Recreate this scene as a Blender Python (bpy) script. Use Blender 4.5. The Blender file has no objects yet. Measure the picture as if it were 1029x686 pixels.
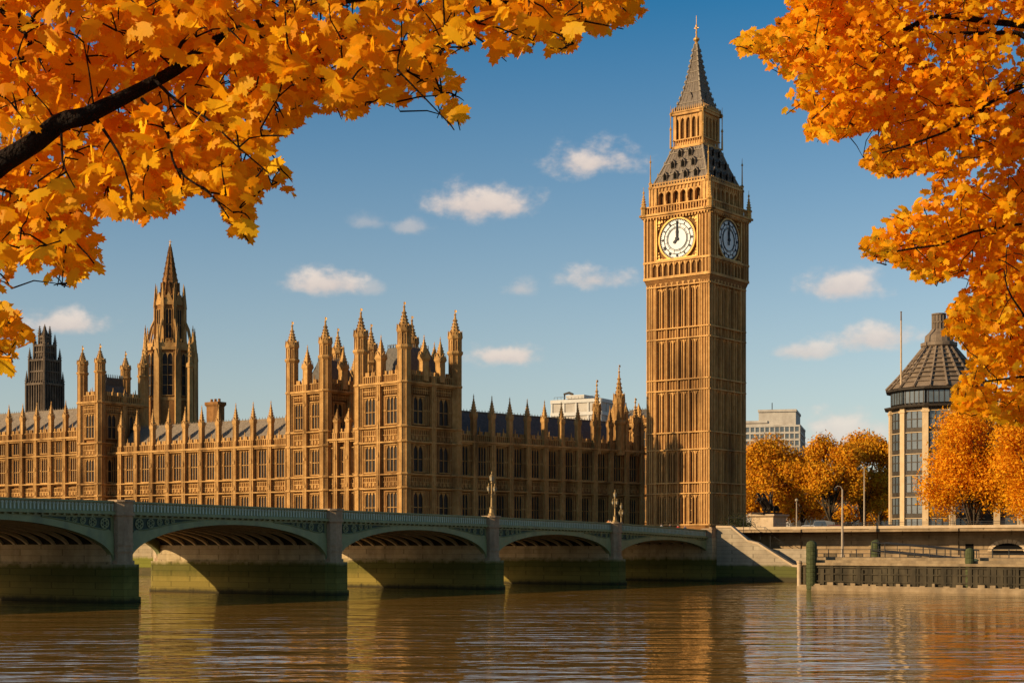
import bpy, bmesh, math, random
from math import sin, cos, pi, radians, sqrt, atan2, tan
from mathutils import Vector, Matrix, Euler, noise as mnoise
from mathutils.kdtree import KDTree

S = bpy.context.scene
COL = S.collection
RND = random.Random(7)

# ------------------------------------------------------------------ camera
cam_d = bpy.data.cameras.new("camera"); cam = bpy.data.objects.new("camera", cam_d); COL.objects.link(cam)
EYE = 5.0; FPX = 1600.0; HX, HY = 514.5, 551.0
cam.location = (0, 0, EYE); cam.rotation_euler = (pi / 2, 0, 0)
cam_d.sensor_width = 36.0; cam_d.lens = 36.0 * FPX / 1029.0
cam_d.shift_y = (HY - 343.0) / 1029.0
cam_d.clip_start = 0.1; cam_d.clip_end = 20000
S.camera = cam

# ------------------------------------------------------------------ light
SUN_EL = radians(20.0)
SUN_H = Vector((0.92, 0.39)).normalized()          # way the sunlight travels over the ground
sd = Vector((SUN_H.x * cos(SUN_EL), SUN_H.y * cos(SUN_EL), -sin(SUN_EL)))
sun_d = bpy.data.lights.new("sun", 'SUN'); sun = bpy.data.objects.new("sun", sun_d); COL.objects.link(sun)
sun.rotation_euler = sd.to_track_quat('-Z', 'Y').to_euler()
sun_d.energy = 5.0; sun_d.angle = radians(0.5); sun_d.color = (1.0, 0.79, 0.50)
S.view_settings.view_transform = 'Standard'; S.view_settings.look = 'None'
S.view_settings.exposure = 0.30; S.view_settings.gamma = 1.0
S.render.engine = 'CYCLES'
S.cycles.max_bounces = 8; S.cycles.transparent_max_bounces = 8
S.cycles.use_denoising = True

SKY_STRENGTH = 0.088
world = bpy.data.worlds.new("World"); S.world = world; world.use_nodes = True


def build_world():
    nt = world.node_tree; N = nt.nodes; L = nt.links
    N.clear()
    out = N.new('ShaderNodeOutputWorld'); bg = N.new('ShaderNodeBackground')
    sky = N.new('ShaderNodeTexSky'); sky.sky_type = 'NISHITA'; sky.sun_disc = False
    sky.sun_elevation = SUN_EL
    sky.sun_rotation = atan2(-SUN_H.x, -SUN_H.y)
    sky.air_density = 1.0; sky.dust_density = 0.5; sky.ozone_density = 1.6; sky.altitude = 10
    bg.inputs['Strength'].default_value = SKY_STRENGTH
    L.new(bg.outputs[0], out.inputs['Surface'])
    tc = N.new('ShaderNodeTexCoord')
    sep = N.new('ShaderNodeSeparateXYZ'); L.new(tc.outputs['Generated'], sep.inputs[0])

    def M(op, a, b=None, c=None):
        n = N.new('ShaderNodeMath'); n.operation = op
        for i, v in enumerate((a, b, c)):
            if v is None: continue
            if isinstance(v, (int, float)): n.inputs[i].default_value = v
            else: L.new(v, n.inputs[i])
        return n.outputs[0]
    X, Y, Z = sep.outputs
    hs = N.new('ShaderNodeHueSaturation'); hs.inputs['Hue'].default_value = 0.497
    def ramp(a, b, c, d):
        n = N.new('ShaderNodeMapRange'); L.new(Z, n.inputs['Value'])
        for i, q in zip(('From Min', 'From Max', 'To Min', 'To Max'), (a, b, c, d)): n.inputs[i].default_value = q
        return n.outputs[0]
    L.new(ramp(.06, .33, .72, 1.54), hs.inputs['Saturation']); L.new(ramp(.06, .33, 1.06, .96), hs.inputs['Value'])
    L.new(sky.outputs[0], hs.inputs['Color'])
    az = M('ARCTAN2', X, Y)                            # bearing of the cloud
    el = M('ARCSINE', Z)                               # height of the cloud
    nz = N.new('ShaderNodeTexNoise'); nz.inputs['Scale'].default_value = 62; nz.inputs['Detail'].default_value = 8
    nz.inputs['Roughness'].default_value = 0.58
    mp = N.new('ShaderNodeMapping'); mp.inputs['Scale'].default_value = (1, 1, 1.5)
    L.new(tc.outputs['Generated'], mp.inputs[0]); L.new(mp.outputs[0], nz.inputs['Vector'])
    nfac = M('SUBTRACT', nz.outputs['Fac'], 0.5)
    nz2 = N.new('ShaderNodeTexNoise'); nz2.inputs['Scale'].default_value = 22; nz2.inputs['Detail'].default_value = 3
    L.new(mp.outputs[0], nz2.inputs['Vector'])
    nfac2 = M('SUBTRACT', nz2.outputs['Fac'], 0.5)
    # bearing/height as seen (photo px), half width, half height, density
    clouds = [(493, 206, 52, 17, 1.0), (592, 165, 48, 17, 1.0), (328, 286, 36, 13, 0.95), (372, 290, 16, 8, 0.4),
              (600, 282, 36, 13, 0.8), (524, 291, 17, 9, 0.5), (508, 358, 34, 12, 0.95), (846, 289, 38, 16, 0.9),
              (884, 340, 40, 15, 0.85), (808, 354, 30, 9, 0.75), (62, 326, 38, 13, 0.9), (28, 330, 14, 13, 0.5),
              (368, 224, 22, 8, 0.32), (412, 230, 20, 9, 0.45), (845, 437, 46, 20, 0.75), (812, 448, 18, 14, 0.6),
              (-180, 240, 70, 22, 0.9), (-420, 330, 80, 20, 0.9), (1240, 210, 70, 22, 0.9), (1500, 320, 90, 24, 0.9)]
    tot = None; shade = None
    for (px, py, hw, hh, dn) in clouds:
        d = Vector(((px - HX) / FPX, 1.0, (HY - py) / FPX)).normalized()
        a0 = atan2(d.x, d.y); e0 = math.asin(d.z)
        k = 1.0 / sqrt(1 + ((px - HX) / FPX) ** 2)
        hw *= 1.12; hh *= 1.2
        u = M('DIVIDE', M('SUBTRACT', az, a0), hw / FPX * k * k)
        v0 = M('DIVIDE', M('SUBTRACT', el, e0), hh / FPX * k)
        v = M('MULTIPLY', v0, M('ADD', 1.0, M('MULTIPLY', M('LESS_THAN', v0, 0.0), 0.55)))   # flatter base
        r = M('SQRT', M('ADD', M('MULTIPLY', u, u), M('MULTIPLY', v, v)))
        f = M('ADD', M('SUBTRACT', 0.82, r), M('ADD', M('MULTIPLY', nfac, 2.1), M('MULTIPLY', nfac2, 1.3)))
        ss = N.new('ShaderNodeMapRange'); ss.interpolation_type = 'SMOOTHERSTEP'
        L.new(f, ss.inputs['Value']); ss.inputs['From Min'].default_value = -0.55; ss.inputs['From Max'].default_value = 0.85
        ss.inputs['To Min'].default_value = 0; ss.inputs['To Max'].default_value = dn
        m = ss.outputs[0]
        tot = m if tot is None else M('MAXIMUM', tot, m)
        sh = M('MULTIPLY', m, v0)
        shade = sh if shade is None else M('ADD', shade, sh)
    shf = M('ADD', 0.55, M('MULTIPLY', M('ADD', shade, M('MULTIPLY', nfac, 1.4)), 0.5)); 
    cl = N.new('ShaderNodeClamp'); L.new(shf, cl.inputs[0])
    cm = N.new('ShaderNodeMix'); cm.data_type = 'RGBA'
    cm.inputs[6].default_value = (5.4, 4.5, 4.2, 1); cm.inputs[7].default_value = (8.6, 7.2, 6.1, 1)
    L.new(cl.outputs[0], cm.inputs[0])
    mx = N.new('ShaderNodeMix'); mx.data_type = 'RGBA'
    L.new(M('MULTIPLY', tot, 0.88), mx.inputs[0]); L.new(hs.outputs[0], mx.inputs[6]); L.new(cm.outputs[2], mx.inputs[7])
    L.new(mx.outputs[2], bg.inputs['Color'])


build_world()

# ------------------------------------------------------------------ materials
def mat(name, c1, c2=None, rough=0.8, scale=1.0, metal=0.0, bump=0.0, bscale=8.0, streak=0.0, spec=0.12, vscale=(1, 1, 1), algae=None, stain=None, trans=None):
    m = bpy.data.materials.new(name); m.use_nodes = True
    nt = m.node_tree; N = nt.nodes; L = nt.links
    b = N['Principled BSDF']; b.inputs['Roughness'].default_value = rough; b.inputs['Metallic'].default_value = metal
    b.inputs['Specular IOR Level'].default_value = spec
    geo = N.new('ShaderNodeNewGeometry')
    mp = N.new('ShaderNodeMapping'); mp.inputs['Scale'].default_value = vscale; L.new(geo.outputs['Position'], mp.inputs[0])
    c2 = c2 or c1
    nz = N.new('ShaderNodeTexNoise'); nz.inputs['Scale'].default_value = scale; nz.inputs['Detail'].default_value = 6
    nz.inputs['Roughness'].default_value = 0.65
    L.new(mp.outputs[0], nz.inputs['Vector'])
    rp = N.new('ShaderNodeMapRange'); rp.inputs['From Min'].default_value = 0.3; rp.inputs['From Max'].default_value = 0.7
    L.new(nz.outputs['Fac'], rp.inputs['Value'])
    mx = N.new('ShaderNodeMix'); mx.data_type = 'RGBA'
    mx.inputs[6].default_value = (*c1, 1); mx.inputs[7].default_value = (*c2, 1); L.new(rp.outputs[0], mx.inputs[0])
    col = mx.outputs[2]
    if stain:                                              # soot and weather stains of their own shape
        amount, sc, scol = stain
        n2 = N.new('ShaderNodeTexNoise'); n2.inputs['Scale'].default_value = sc; n2.inputs['Detail'].default_value = 5
        m2 = N.new('ShaderNodeMapping'); m2.inputs['Scale'].default_value = (1, 1, 0.28); L.new(geo.outputs['Position'], m2.inputs[0]); L.new(m2.outputs[0], n2.inputs['Vector'])
        r2 = N.new('ShaderNodeMapRange'); r2.inputs['From Min'].default_value = 0.48; r2.inputs['From Max'].default_value = 0.68
        r2.inputs['To Max'].default_value = amount; L.new(n2.outputs['Fac'], r2.inputs['Value'])
        x2 = N.new('ShaderNodeMix'); x2.data_type = 'RGBA'; L.new(r2.outputs[0], x2.inputs[0]); L.new(col, x2.inputs[6]); x2.inputs[7].default_value = (*scol, 1)
        col = x2.outputs[2]
    if algae:                                              # tide line: weed up to a ragged height
        for (zl, rag, acol, soft) in algae:
            sp = N.new('ShaderNodeSeparateXYZ'); L.new(geo.outputs['Position'], sp.inputs[0])
            n3 = N.new('ShaderNodeTexNoise'); n3.inputs['Scale'].default_value = 1.3; n3.inputs['Detail'].default_value = 5
            m3 = N.new('ShaderNodeMapping'); m3.inputs['Scale'].default_value = (1, 1, 0.35); L.new(geo.outputs['Position'], m3.inputs[0]); L.new(m3.outputs[0], n3.inputs['Vector'])
            a = N.new('ShaderNodeMath'); a.operation = 'MULTIPLY_ADD'; L.new(n3.outputs['Fac'], a.inputs[0]); a.inputs[1].default_value = rag; L.new(sp.outputs[2], a.inputs[2])
            r3 = N.new('ShaderNodeMapRange'); r3.inputs['From Min'].default_value = zl + rag * 0.5 - soft; r3.inputs['From Max'].default_value = zl + rag * 0.5 + soft
            r3.inputs['To Min'].default_value = 0.94; r3.inputs['To Max'].default_value = 0; L.new(a.outputs[0], r3.inputs['Value'])
            x3 = N.new('ShaderNodeMix'); x3.data_type = 'RGBA'; L.new(r3.outputs[0], x3.inputs[0]); L.new(col, x3.inputs[6]); x3.inputs[7].default_value = (*acol, 1)
            col = x3.outputs[2]
    L.new(col, b.inputs['Base Color'])
    if bump:
        n4 = N.new('ShaderNodeTexNoise'); n4.inputs['Scale'].default_value = bscale; n4.inputs['Detail'].default_value = 4
        L.new(mp.outputs[0], n4.inputs['Vector'])
        bp = N.new('ShaderNodeBump'); bp.inputs['Strength'].default_value = bump; bp.inputs['Distance'].default_value = 0.15
        L.new(n4.outputs['Fac'], bp.inputs['Height']); L.new(bp.outputs[0], b.inputs['Normal'])
    return m


def brick_mat(name, c1, c2, cm, bw, bh, **kw):
    """ashlar: courses of blocks with mortar, laid by height"""
    m = mat(name, c1, c2, **kw)
    nt = m.node_tree; N = nt.nodes; L = nt.links; b = N['Principled BSDF']
    src = b.inputs['Base Color'].links[0].from_socket
    geo = N.new('ShaderNodeNewGeometry')
    sp = N.new('ShaderNodeSeparateXYZ'); L.new(geo.outputs['Position'], sp.inputs[0])
    ad = N.new('ShaderNodeMath'); ad.operation = 'MULTIPLY_ADD'; L.new(sp.outputs[0], ad.inputs[0]); ad.inputs[1].default_value = 1.0
    L.new(sp.outputs[1], ad.inputs[2])
    cb = N.new('ShaderNodeCombineXYZ'); L.new(ad.outputs[0], cb.inputs[0]); L.new(sp.outputs[2], cb.inputs[1])
    br = N.new('ShaderNodeTexBrick'); br.inputs['Scale'].default_value = 1.0; br.inputs['Brick Width'].default_value = bw; br.inputs['Row Height'].default_value = bh
    br.inputs['Mortar Size'].default_value = 0.025; br.inputs['Color1'].default_value = (1, 1, 1, 1); br.inputs['Color2'].default_value = (0.82, 0.82, 0.82, 1)
    br.inputs['Mortar'].default_value = (0.55, 0.55, 0.55, 1)
    L.new(cb.outputs[0], br.inputs['Vector'])
    mx = N.new('ShaderNodeMix'); mx.data_type = 'RGBA'; mx.blend_type = 'MULTIPLY'; mx.inputs[0].default_value = 1
    L.new(src, mx.inputs[6]); L.new(br.outputs['Color'], mx.inputs[7]); L.new(mx.outputs[2], b.inputs['Base Color'])
    return m


def leaf_mat(name, ramp, trans=0.45, rough=0.5):
    m = bpy.data.materials.new(name); m.use_nodes = True
    nt = m.node_tree; N = nt.nodes; L = nt.links; N.clear()
    out = N.new('ShaderNodeOutputMaterial'); geo = N.new('ShaderNodeNewGeometry')
    rp = N.new('ShaderNodeValToRGB'); els = rp.color_ramp.elements
    els[0].position = 0; els[0].color = (*ramp[0], 1); els[1].position = 1; els[1].color = (*ramp[-1], 1)
    for i, c in enumerate(ramp[1:-1]):
        e = els.new((i + 1) / (len(ramp) - 1)); e.color = (*c, 1)
    L.new(geo.outputs['Random Per Island'], rp.inputs[0])
    pb = N.new('ShaderNodeBsdfPrincipled'); pb.inputs['Roughness'].default_value = rough; pb.inputs['Specular IOR Level'].default_value = 0.10
    L.new(rp.outputs[0], pb.inputs['Base Color'])
    gl = N.new('ShaderNodeGamma'); gl.inputs[1].default_value = .9; L.new(rp.outputs[0], gl.inputs[0])
    tr = N.new('ShaderNodeBsdfTranslucent'); L.new(gl.outputs[0], tr.inputs[0])
    mx = N.new('ShaderNodeMixShader'); mx.inputs[0].default_value = trans
    L.new(pb.outputs[0], mx.inputs[1]); L.new(tr.outputs[0], mx.inputs[2]); L.new(mx.outputs[0], out.inputs[0])
    return m


SOOT = (0.055, 0.035, 0.02)
M_STONE = mat("palace_stone", (0.185, 0.078, 0.020), (0.32, 0.147, 0.044), 0.85, 0.7, stain=(0.85, 0.35, (0.10, 0.045, 0.014)), bump=0.5, bscale=5)  # wall stone darkened: shade behind the ribs is painted into the colour
M_STONE2 = mat("carved_stone", (0.39, 0.196, 0.054), (0.57, 0.32, 0.108), 0.85, 1.1, stain=(0.8, 0.3, (0.15, 0.07, 0.022)), bump=0.4, bscale=6)  # lighter copy for raised work, its sunlit look painted into the colour
M_TSTONE = mat("tower_stone", (0.165, 0.070, 0.018), (0.29, 0.132, 0.039), 0.85, 0.6, stain=(0.85, 0.3, (0.15, 0.075, 0.026)), bump=0.5, bscale=5)  # tower wall darkened so the shade between ribs sits in the colour
M_TRIB = mat("tower_carved_stone", (0.48, 0.235, 0.066), (0.68, 0.375, 0.125), 0.8, 1.0, stain=(0.75, 0.25, (0.18, 0.09, 0.032)), bump=0.3)  # paler copy of the tower stone, sun highlights on ribs put into the colour
M_RECESS = mat("shaded_recess_stone", (0.06, 0.028, 0.009), (0.17, 0.08, 0.024), 0.9, 0.9)  # shade of recessed panels and openings painted in as dark stone
M_DARKSTONE = mat("blackened_stone", (0.10, 0.068, 0.042), (0.17, 0.12, 0.078), 0.9, 0.5, stain=(0.6, 0.4, (0.03, 0.025, 0.022)))
M_GOLD = mat("gilding", (0.62, 0.345, 0.095), (0.45, 0.23, 0.055), 0.5, 3, metal=0.25, stain=(.6, 1.2, (.2, .1, .03)))
M_ROOFRIB = mat("pale_roof_ribs", (0.20, 0.15, 0.10), (0.30, 0.235, 0.165), 0.9, 1.5)
M_SLATE = mat("slate", (0.075, 0.065, 0.052), (0.15, 0.125, 0.10), 0.65, 2.2, bump=0.4, bscale=6)
M_IRONROOF = mat("iron_roof", (0.115, 0.085, 0.062), (0.21, 0.162, 0.12), 0.9, 1.6, bump=0.4, bscale=4)
M_OLDROOF = mat("lichened_roof", (0.15, 0.108, 0.07), (0.27, 0.205, 0.14), 0.85, 1.8, bump=0.7, bscale=3)
M_GLASS = mat("leaded_glass", (0.010, 0.008, 0.007), (0.035, 0.027, 0.02), 0.45, 1.2, spec=0.15)
M_GREEN = mat("green_iron_paint", (0.185, 0.195, 0.072), (0.245, 0.255, 0.102), 0.5, 0.8, spec=0.4, stain=(0.45, 0.9, (0.08, 0.10, 0.06)))
M_GREENL = mat("pale_green_iron", (0.42, 0.47, 0.34), (0.55, 0.58, 0.44), 0.55, 1.5)
M_GREEND = mat("dark_green_iron", (0.030, 0.045, 0.030), (0.055, 0.075, 0.05), 0.6, 2)
M_RIB = mat("rusty_rib", (0.50, 0.38, 0.20), (0.62, 0.48, 0.27), 0.7, 1.5)
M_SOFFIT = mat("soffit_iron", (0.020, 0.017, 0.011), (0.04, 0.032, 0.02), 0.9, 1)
ALG = (0.032, 0.036, 0.008); MUD = (0.035, 0.026, 0.012)
M_PIER = brick_mat("granite", (0.40, 0.28, 0.14), (0.54, 0.40, 0.22), None, 1.6, 0.62, rough=0.85, scale=0.9, stain=(0.4, 0.6, (0.10, 0.07, 0.04)), algae=[(3.5, 0.9, (0.090, 0.080, 0.008), 0.3), (1.9, 1.4, (0.23, 0.165, 0.035), 0.6), (0.35, 0.5, (0.04, 0.03, 0.012), 0.2)], bump=0.3, bscale=4)  # middle weed band lightened: sunlight on the weed is painted into its colour
M_SHAFT = mat("granite_shaft", (0.32, 0.20, 0.105), (0.44, 0.29, 0.165), 0.8, 2.5, stain=(0.4, 0.8, (0.09, 0.06, 0.04)), bump=0.2)
M_EMBANK = brick_mat("embankment_granite", (0.26, 0.165, 0.082), (0.38, 0.255, 0.135), None, 1.8, 0.7, rough=0.85, scale=0.6, stain=(0.55, 0.35, (0.12, 0.085, 0.05)), bump=0.3, bscale=4)
M_RIVERWALL = brick_mat("river_wall_stone", (0.30, 0.21, 0.11), (0.40, 0.30, 0.17), None, 1.8, 0.7, rough=0.85, scale=0.5, stain=(0.4, 0.4, (0.15, 0.1, 0.05)), algae=[(3.3, 0.8, (0.15, 0.14, 0.012), 0.3), (0.8, 0.5, (0.06, 0.04, 0.015), 0.3)])
M_COPING = mat("pale_coping", (0.40, 0.27, 0.145), (0.52, 0.37, 0.22), 0.8, 1.2)
M_GROUND = mat("paving", (0.14, 0.115, 0.09), (0.2, 0.165, 0.13), 0.9, 0.3)
M_ASPHALT = mat("asphalt", (0.04, 0.04, 0.04), (0.06, 0.058, 0.055), 0.9, 2)
M_MUD = mat("foreshore_mud", (0.10, 0.085, 0.022), (0.20, 0.14, 0.05), 0.7, 0.4)
M_TIMBER = mat("tarred_timber", (0.022, 0.017, 0.009), (0.058, 0.042, 0.022), 0.8, 1.2, stain=(0.5, 0.7, (0.10, 0.074, 0.038)), vscale=(1, 1, .3))
M_QUAY = mat("quay_concrete", (0.19, 0.125, 0.062), (0.31, 0.215, 0.115), 0.85, 0.9, stain=(0.6, 0.5, (0.09, 0.065, 0.04)))
M_MOSSPOST = mat("mossy_green_post", (0.040, 0.045, 0.016), (0.085, 0.088, 0.032), 0.75, 2.5)
M_BRONZE = mat("dark_bronze", (0.020, 0.014, 0.010), (0.04, 0.027, 0.018), 0.45, 4, metal=0.3)
M_VOID = mat("unlit_opening", (0.008, 0.007, 0.006), None, 0.95, spec=0.0)
M_BLACK = mat("black_iron", (0.014, 0.013, 0.012), (0.03, 0.026, 0.022), 0.5, 4)
M_POST = mat("weathered_post", (0.30, 0.22, 0.14), (0.40, 0.30, 0.2), 0.6, 3)
M_LAMPSTONE = mat("gilded_lamp_iron", (0.20, 0.125, 0.05), (0.30, 0.19, 0.075), 0.5, 3, metal=0.3)
M_LANTERN = mat("lantern_glass", (0.26, 0.2, 0.12), (0.34, 0.27, 0.17), 0.3, 3)
M_DIAL = mat("opal_dial", (0.62, 0.60, 0.545), (0.70, 0.68, 0.62), 0.35, 1.5)
M_INK = mat("dial_iron", (0.022, 0.02, 0.022), None, 0.5)
M_CONC = mat("pale_concrete", (0.40, 0.34, 0.27), (0.52, 0.45, 0.36), 0.85, 0.4, stain=(0.4, 0.3, (0.22, 0.17, 0.13)))
M_CONC2 = mat("white_panel", (0.52, 0.47, 0.40), (0.60, 0.55, 0.47), 0.8, 0.5)
M_CONCD = mat("grey_block", (0.06, 0.048, 0.038), (0.09, 0.072, 0.056), 0.8, 0.6)
M_WIN = mat("office_glass", (0.05, 0.06, 0.065), (0.10, 0.115, 0.12), 0.12, 0.3, spec=0.8)
M_BRONZEFRAME = mat("bronze_frame", (0.035, 0.026, 0.018), (0.07, 0.052, 0.036), 0.5, 2, metal=0.2)
M_SAND = mat("sandstone_column", (0.46, 0.30, 0.15), (0.56, 0.39, 0.21), 0.8, 1.2)
M_ROOFPH = mat("bronze_roof", (0.14, 0.095, 0.06), (0.24, 0.17, 0.11), 0.6, 0.8, stain=(0.5, 0.9, (0.07, 0.05, 0.035)))
M_BARK = mat("dark_bark", (0.009, 0.005, 0.003), (0.024, 0.013, 0.007), 0.9, 14, bump=0.9, bscale=30)
M_BARK2 = mat("plane_bark", (0.05, 0.034, 0.02), (0.10, 0.07, 0.04), 0.9, 3)
M_LEAF = leaf_mat("maple_leaf", [(0.84, 0.26, 0.003), (0.93, 0.36, 0.004), (0.95, 0.42, 0.005), (0.96, 0.54, 0.014), (0.95, 0.38, 0.004)], 0.62)
M_LEAFR = leaf_mat("maple_leaf_sunny", [(0.86, 0.29, 0.003), (0.94, 0.39, 0.004), (0.96, 0.46, 0.006), (0.96, 0.57, 0.016)], 0.6)
M_FARLEAF = leaf_mat("plane_leaf", [(0.60, 0.21, 0.006), (0.72, 0.30, 0.008), (0.76, 0.37, 0.012), (0.50, 0.24, 0.012), (0.70, 0.22, 0.006)], 0.35, 0.7)
M_FARLEAF2 = leaf_mat("plane_leaf_bright", [(0.78, 0.28, 0.005), (0.88, 0.38, 0.008), (0.90, 0.46, 0.012), (0.66, 0.22, 0.006)], 0.5, 0.7)
M_SKIN = mat("skin", (0.45, 0.26, 0.18)); M_HAIR = mat("hair", (0.03, 0.02, 0.012))
M_SHRUB = leaf_mat("shrub_leaf", [(0.02, 0.025, 0.01), (0.035, 0.04, 0.012), (0.05, 0.045, 0.015)], 0.3, 0.7)

# ------------------------------------------------------------------ mesh helpers
class MB:
    def __init__(s): s.v = []; s.f = []; s.mi = []; s.tf = (0, 0, 0); s.m = 0
    def set(s, tf=(0, 0, 0)): s.tf = tf; return s
    def P(s, p):
        ox, oy, a = s.tf; c, n = cos(a), sin(a)
        return (ox + p[0] * c - p[1] * n, oy + p[0] * n + p[1] * c, p[2])
    def add(s, vs, fs):
        b = len(s.v); s.v += [s.P(p) for p in vs]
        s.f += [tuple(b + i for i in f) for f in fs]; s.mi += [s.m] * len(fs)
    def box(s, x0, x1, y0, y1, z0, z1):
        s.add([(x0, y0, z0), (x1, y0, z0), (x1, y1, z0), (x0, y1, z0), (x0, y0, z1), (x1, y0, z1), (x1, y1, z1), (x0, y1, z1)],
              [(3, 2, 1, 0), (4, 5, 6, 7), (0, 1, 5, 4), (1, 2, 6, 5), (2, 3, 7, 6), (3, 0, 4, 7)])
    def frus(s, cx, cy, z0, z1, a0, b0, a1, b1):
        s.add([(cx - a0, cy - b0, z0), (cx + a0, cy - b0, z0), (cx + a0, cy + b0, z0), (cx - a0, cy + b0, z0),
               (cx - a1, cy - b1, z1), (cx + a1, cy - b1, z1), (cx + a1, cy + b1, z1), (cx - a1, cy + b1, z1)],
              [(3, 2, 1, 0), (4, 5, 6, 7), (0, 1, 5, 4), (1, 2, 6, 5), (2, 3, 7, 6), (3, 0, 4, 7)])
    def prism(s, poly, y0, y1):                # outline in x,z, pushed along y
        n = len(poly)
        s.add([(p[0], y0, p[1]) for p in poly] + [(p[0], y1, p[1]) for p in poly],
              [tuple(range(n)), tuple(range(2 * n - 1, n - 1, -1))] + [((i + 1) % n, i, n + i, n + (i + 1) % n) for i in range(n)])
    def slab(s, poly, z0, z1):
        n = len(poly)
        s.add([(p[0], p[1], z0) for p in poly] + [(p[0], p[1], z1) for p in poly],
              [tuple(range(n - 1, -1, -1)), tuple(range(n, 2 * n))] + [(i, (i + 1) % n, n + (i + 1) % n, n + i) for i in range(n)])
    def lathe(s, cx, cy, prof, n=8, a0=None):
        a0 = pi / n if a0 is None else a0
        vs = []; fs = []
        for (r, z) in prof:
            for k in range(n):
                a = a0 + 2 * pi * k / n; vs.append((cx + r * cos(a), cy + r * sin(a), z))
        for i in range(len(prof) - 1):
            for k in range(n):
                k2 = (k + 1) % n; fs.append((i * n + k, i * n + k2, (i + 1) * n + k2, (i + 1) * n + k))
        fs.append(tuple(range(n - 1, -1, -1))); fs.append(tuple((len(prof) - 1) * n + k for k in range(n)))
        s.add(vs, fs)
    def tube(s, pts, rads, n=7):
        pts = [Vector(p) for p in pts]
        if isinstance(rads, (int, float)): rads = [rads] * len(pts)
        vs = []; fs = []
        for i, p in enumerate(pts):
            d = (pts[min(i + 1, len(pts) - 1)] - pts[max(i - 1, 0)]).normalized()
            r = Vector((0, 0, 1)) if abs(d.z) < 0.9 else Vector((1, 0, 0))
            a = d.cross(r).normalized(); b = d.cross(a)
            for k in range(n):
                t = 2 * pi * k / n; q = p + (a * cos(t) + b * sin(t)) * rads[i]; vs.append(tuple(q))
        for i in range(len(pts) - 1):
            for k in range(n):
                k2 = (k + 1) % n; fs.append((i * n + k, (i + 1) * n + k, (i + 1) * n + k2, i * n + k2))
        fs.append(tuple(range(n))); fs.append(tuple((len(pts) - 1) * n + k for k in range(n - 1, -1, -1)))
        s.add(vs, fs)
    def ring(s, cx, y, cz, r0, r1, y1, n=40, a0=0, a1=2 * pi):   # flat ring facing -y, between r0 and r1, from y to y1
        vs = []; fs = []
        for k in range(n + 1):
            a = a0 + (a1 - a0) * k / n
            for r in (r0, r1):
                for yy in (y, y1): vs.append((cx + r * cos(a), yy, cz + r * sin(a)))
        for k in range(n):
            i = k * 4; j = i + 4
            fs += [(i, j, j + 2, i + 2), (i + 1, i + 3, j + 3, j + 1), (i + 2, j + 2, j + 3, i + 3), (i, i + 1, j + 1, j)]
        s.add(vs, fs)
    def mesh(s, name, mats, smooth=False):
        me = bpy.data.meshes.new(name); me.from_pydata(s.v, [], s.f)
        for m in (mats if isinstance(mats, (list, tuple)) else [mats]): me.materials.append(m)
        if any(s.mi): me.polygons.foreach_set('material_index', s.mi)
        if smooth: me.polygons.foreach_set('use_smooth', [True] * len(me.polygons))
        me.update(); return me
    def build(s, name, mats, parent=None, smooth=False, loc=None, rz=0.0):
        return link(name, s.mesh(name, mats, smooth), parent, loc, rz)


def merge(a, b):
    k = len(a.v); a.v += b.v; a.f += [tuple(k + i for i in f) for f in b.f]; a.mi += [1] * len(b.f)


def link(name, me, parent=None, loc=None, rz=0.0):
    o = bpy.data.objects.new(name, me); COL.objects.link(o)
    if parent is not None: o.parent = parent
    if loc is not None: o.location = loc
    if rz: o.rotation_euler = (0, 0, rz)
    return o


def thing(name, label, cat, loc=(0, 0, 0), rz=0.0, group=None):
    o = bpy.data.objects.new(name, None); COL.objects.link(o); o.location = loc; o.rotation_euler = (0, 0, rz)
    o.empty_display_size = 0.5
    return tag(o, label, cat, group)


def tag(o, label, cat, group=None):
    o['label'] = label; o['category'] = cat
    if group: o['group'] = group
    return o


def struct(o): o['kind'] = 'structure'; return o


def kids(o): return [c for c in bpy.data.objects if c.parent == o]


def copy_tree(o, parent=None):
    c = o.copy(); COL.objects.link(c); c.parent = parent
    for ch in kids(o): copy_tree(ch, c)
    return c


def at(px, Y): return (px - HX) / FPX * Y
def zat(py, Y): return EYE + (HY - py) / FPX * Y


# ------------------------------------------------------------------ setting: water, ground, foreshore, quay
TB = radians(34.45)                                    # bearing of the bridge
UB = Vector((sin(TB), cos(TB))); NB = Vector((-cos(TB), sin(TB)))
BO = Vector((-36.5, 148.8))


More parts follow.
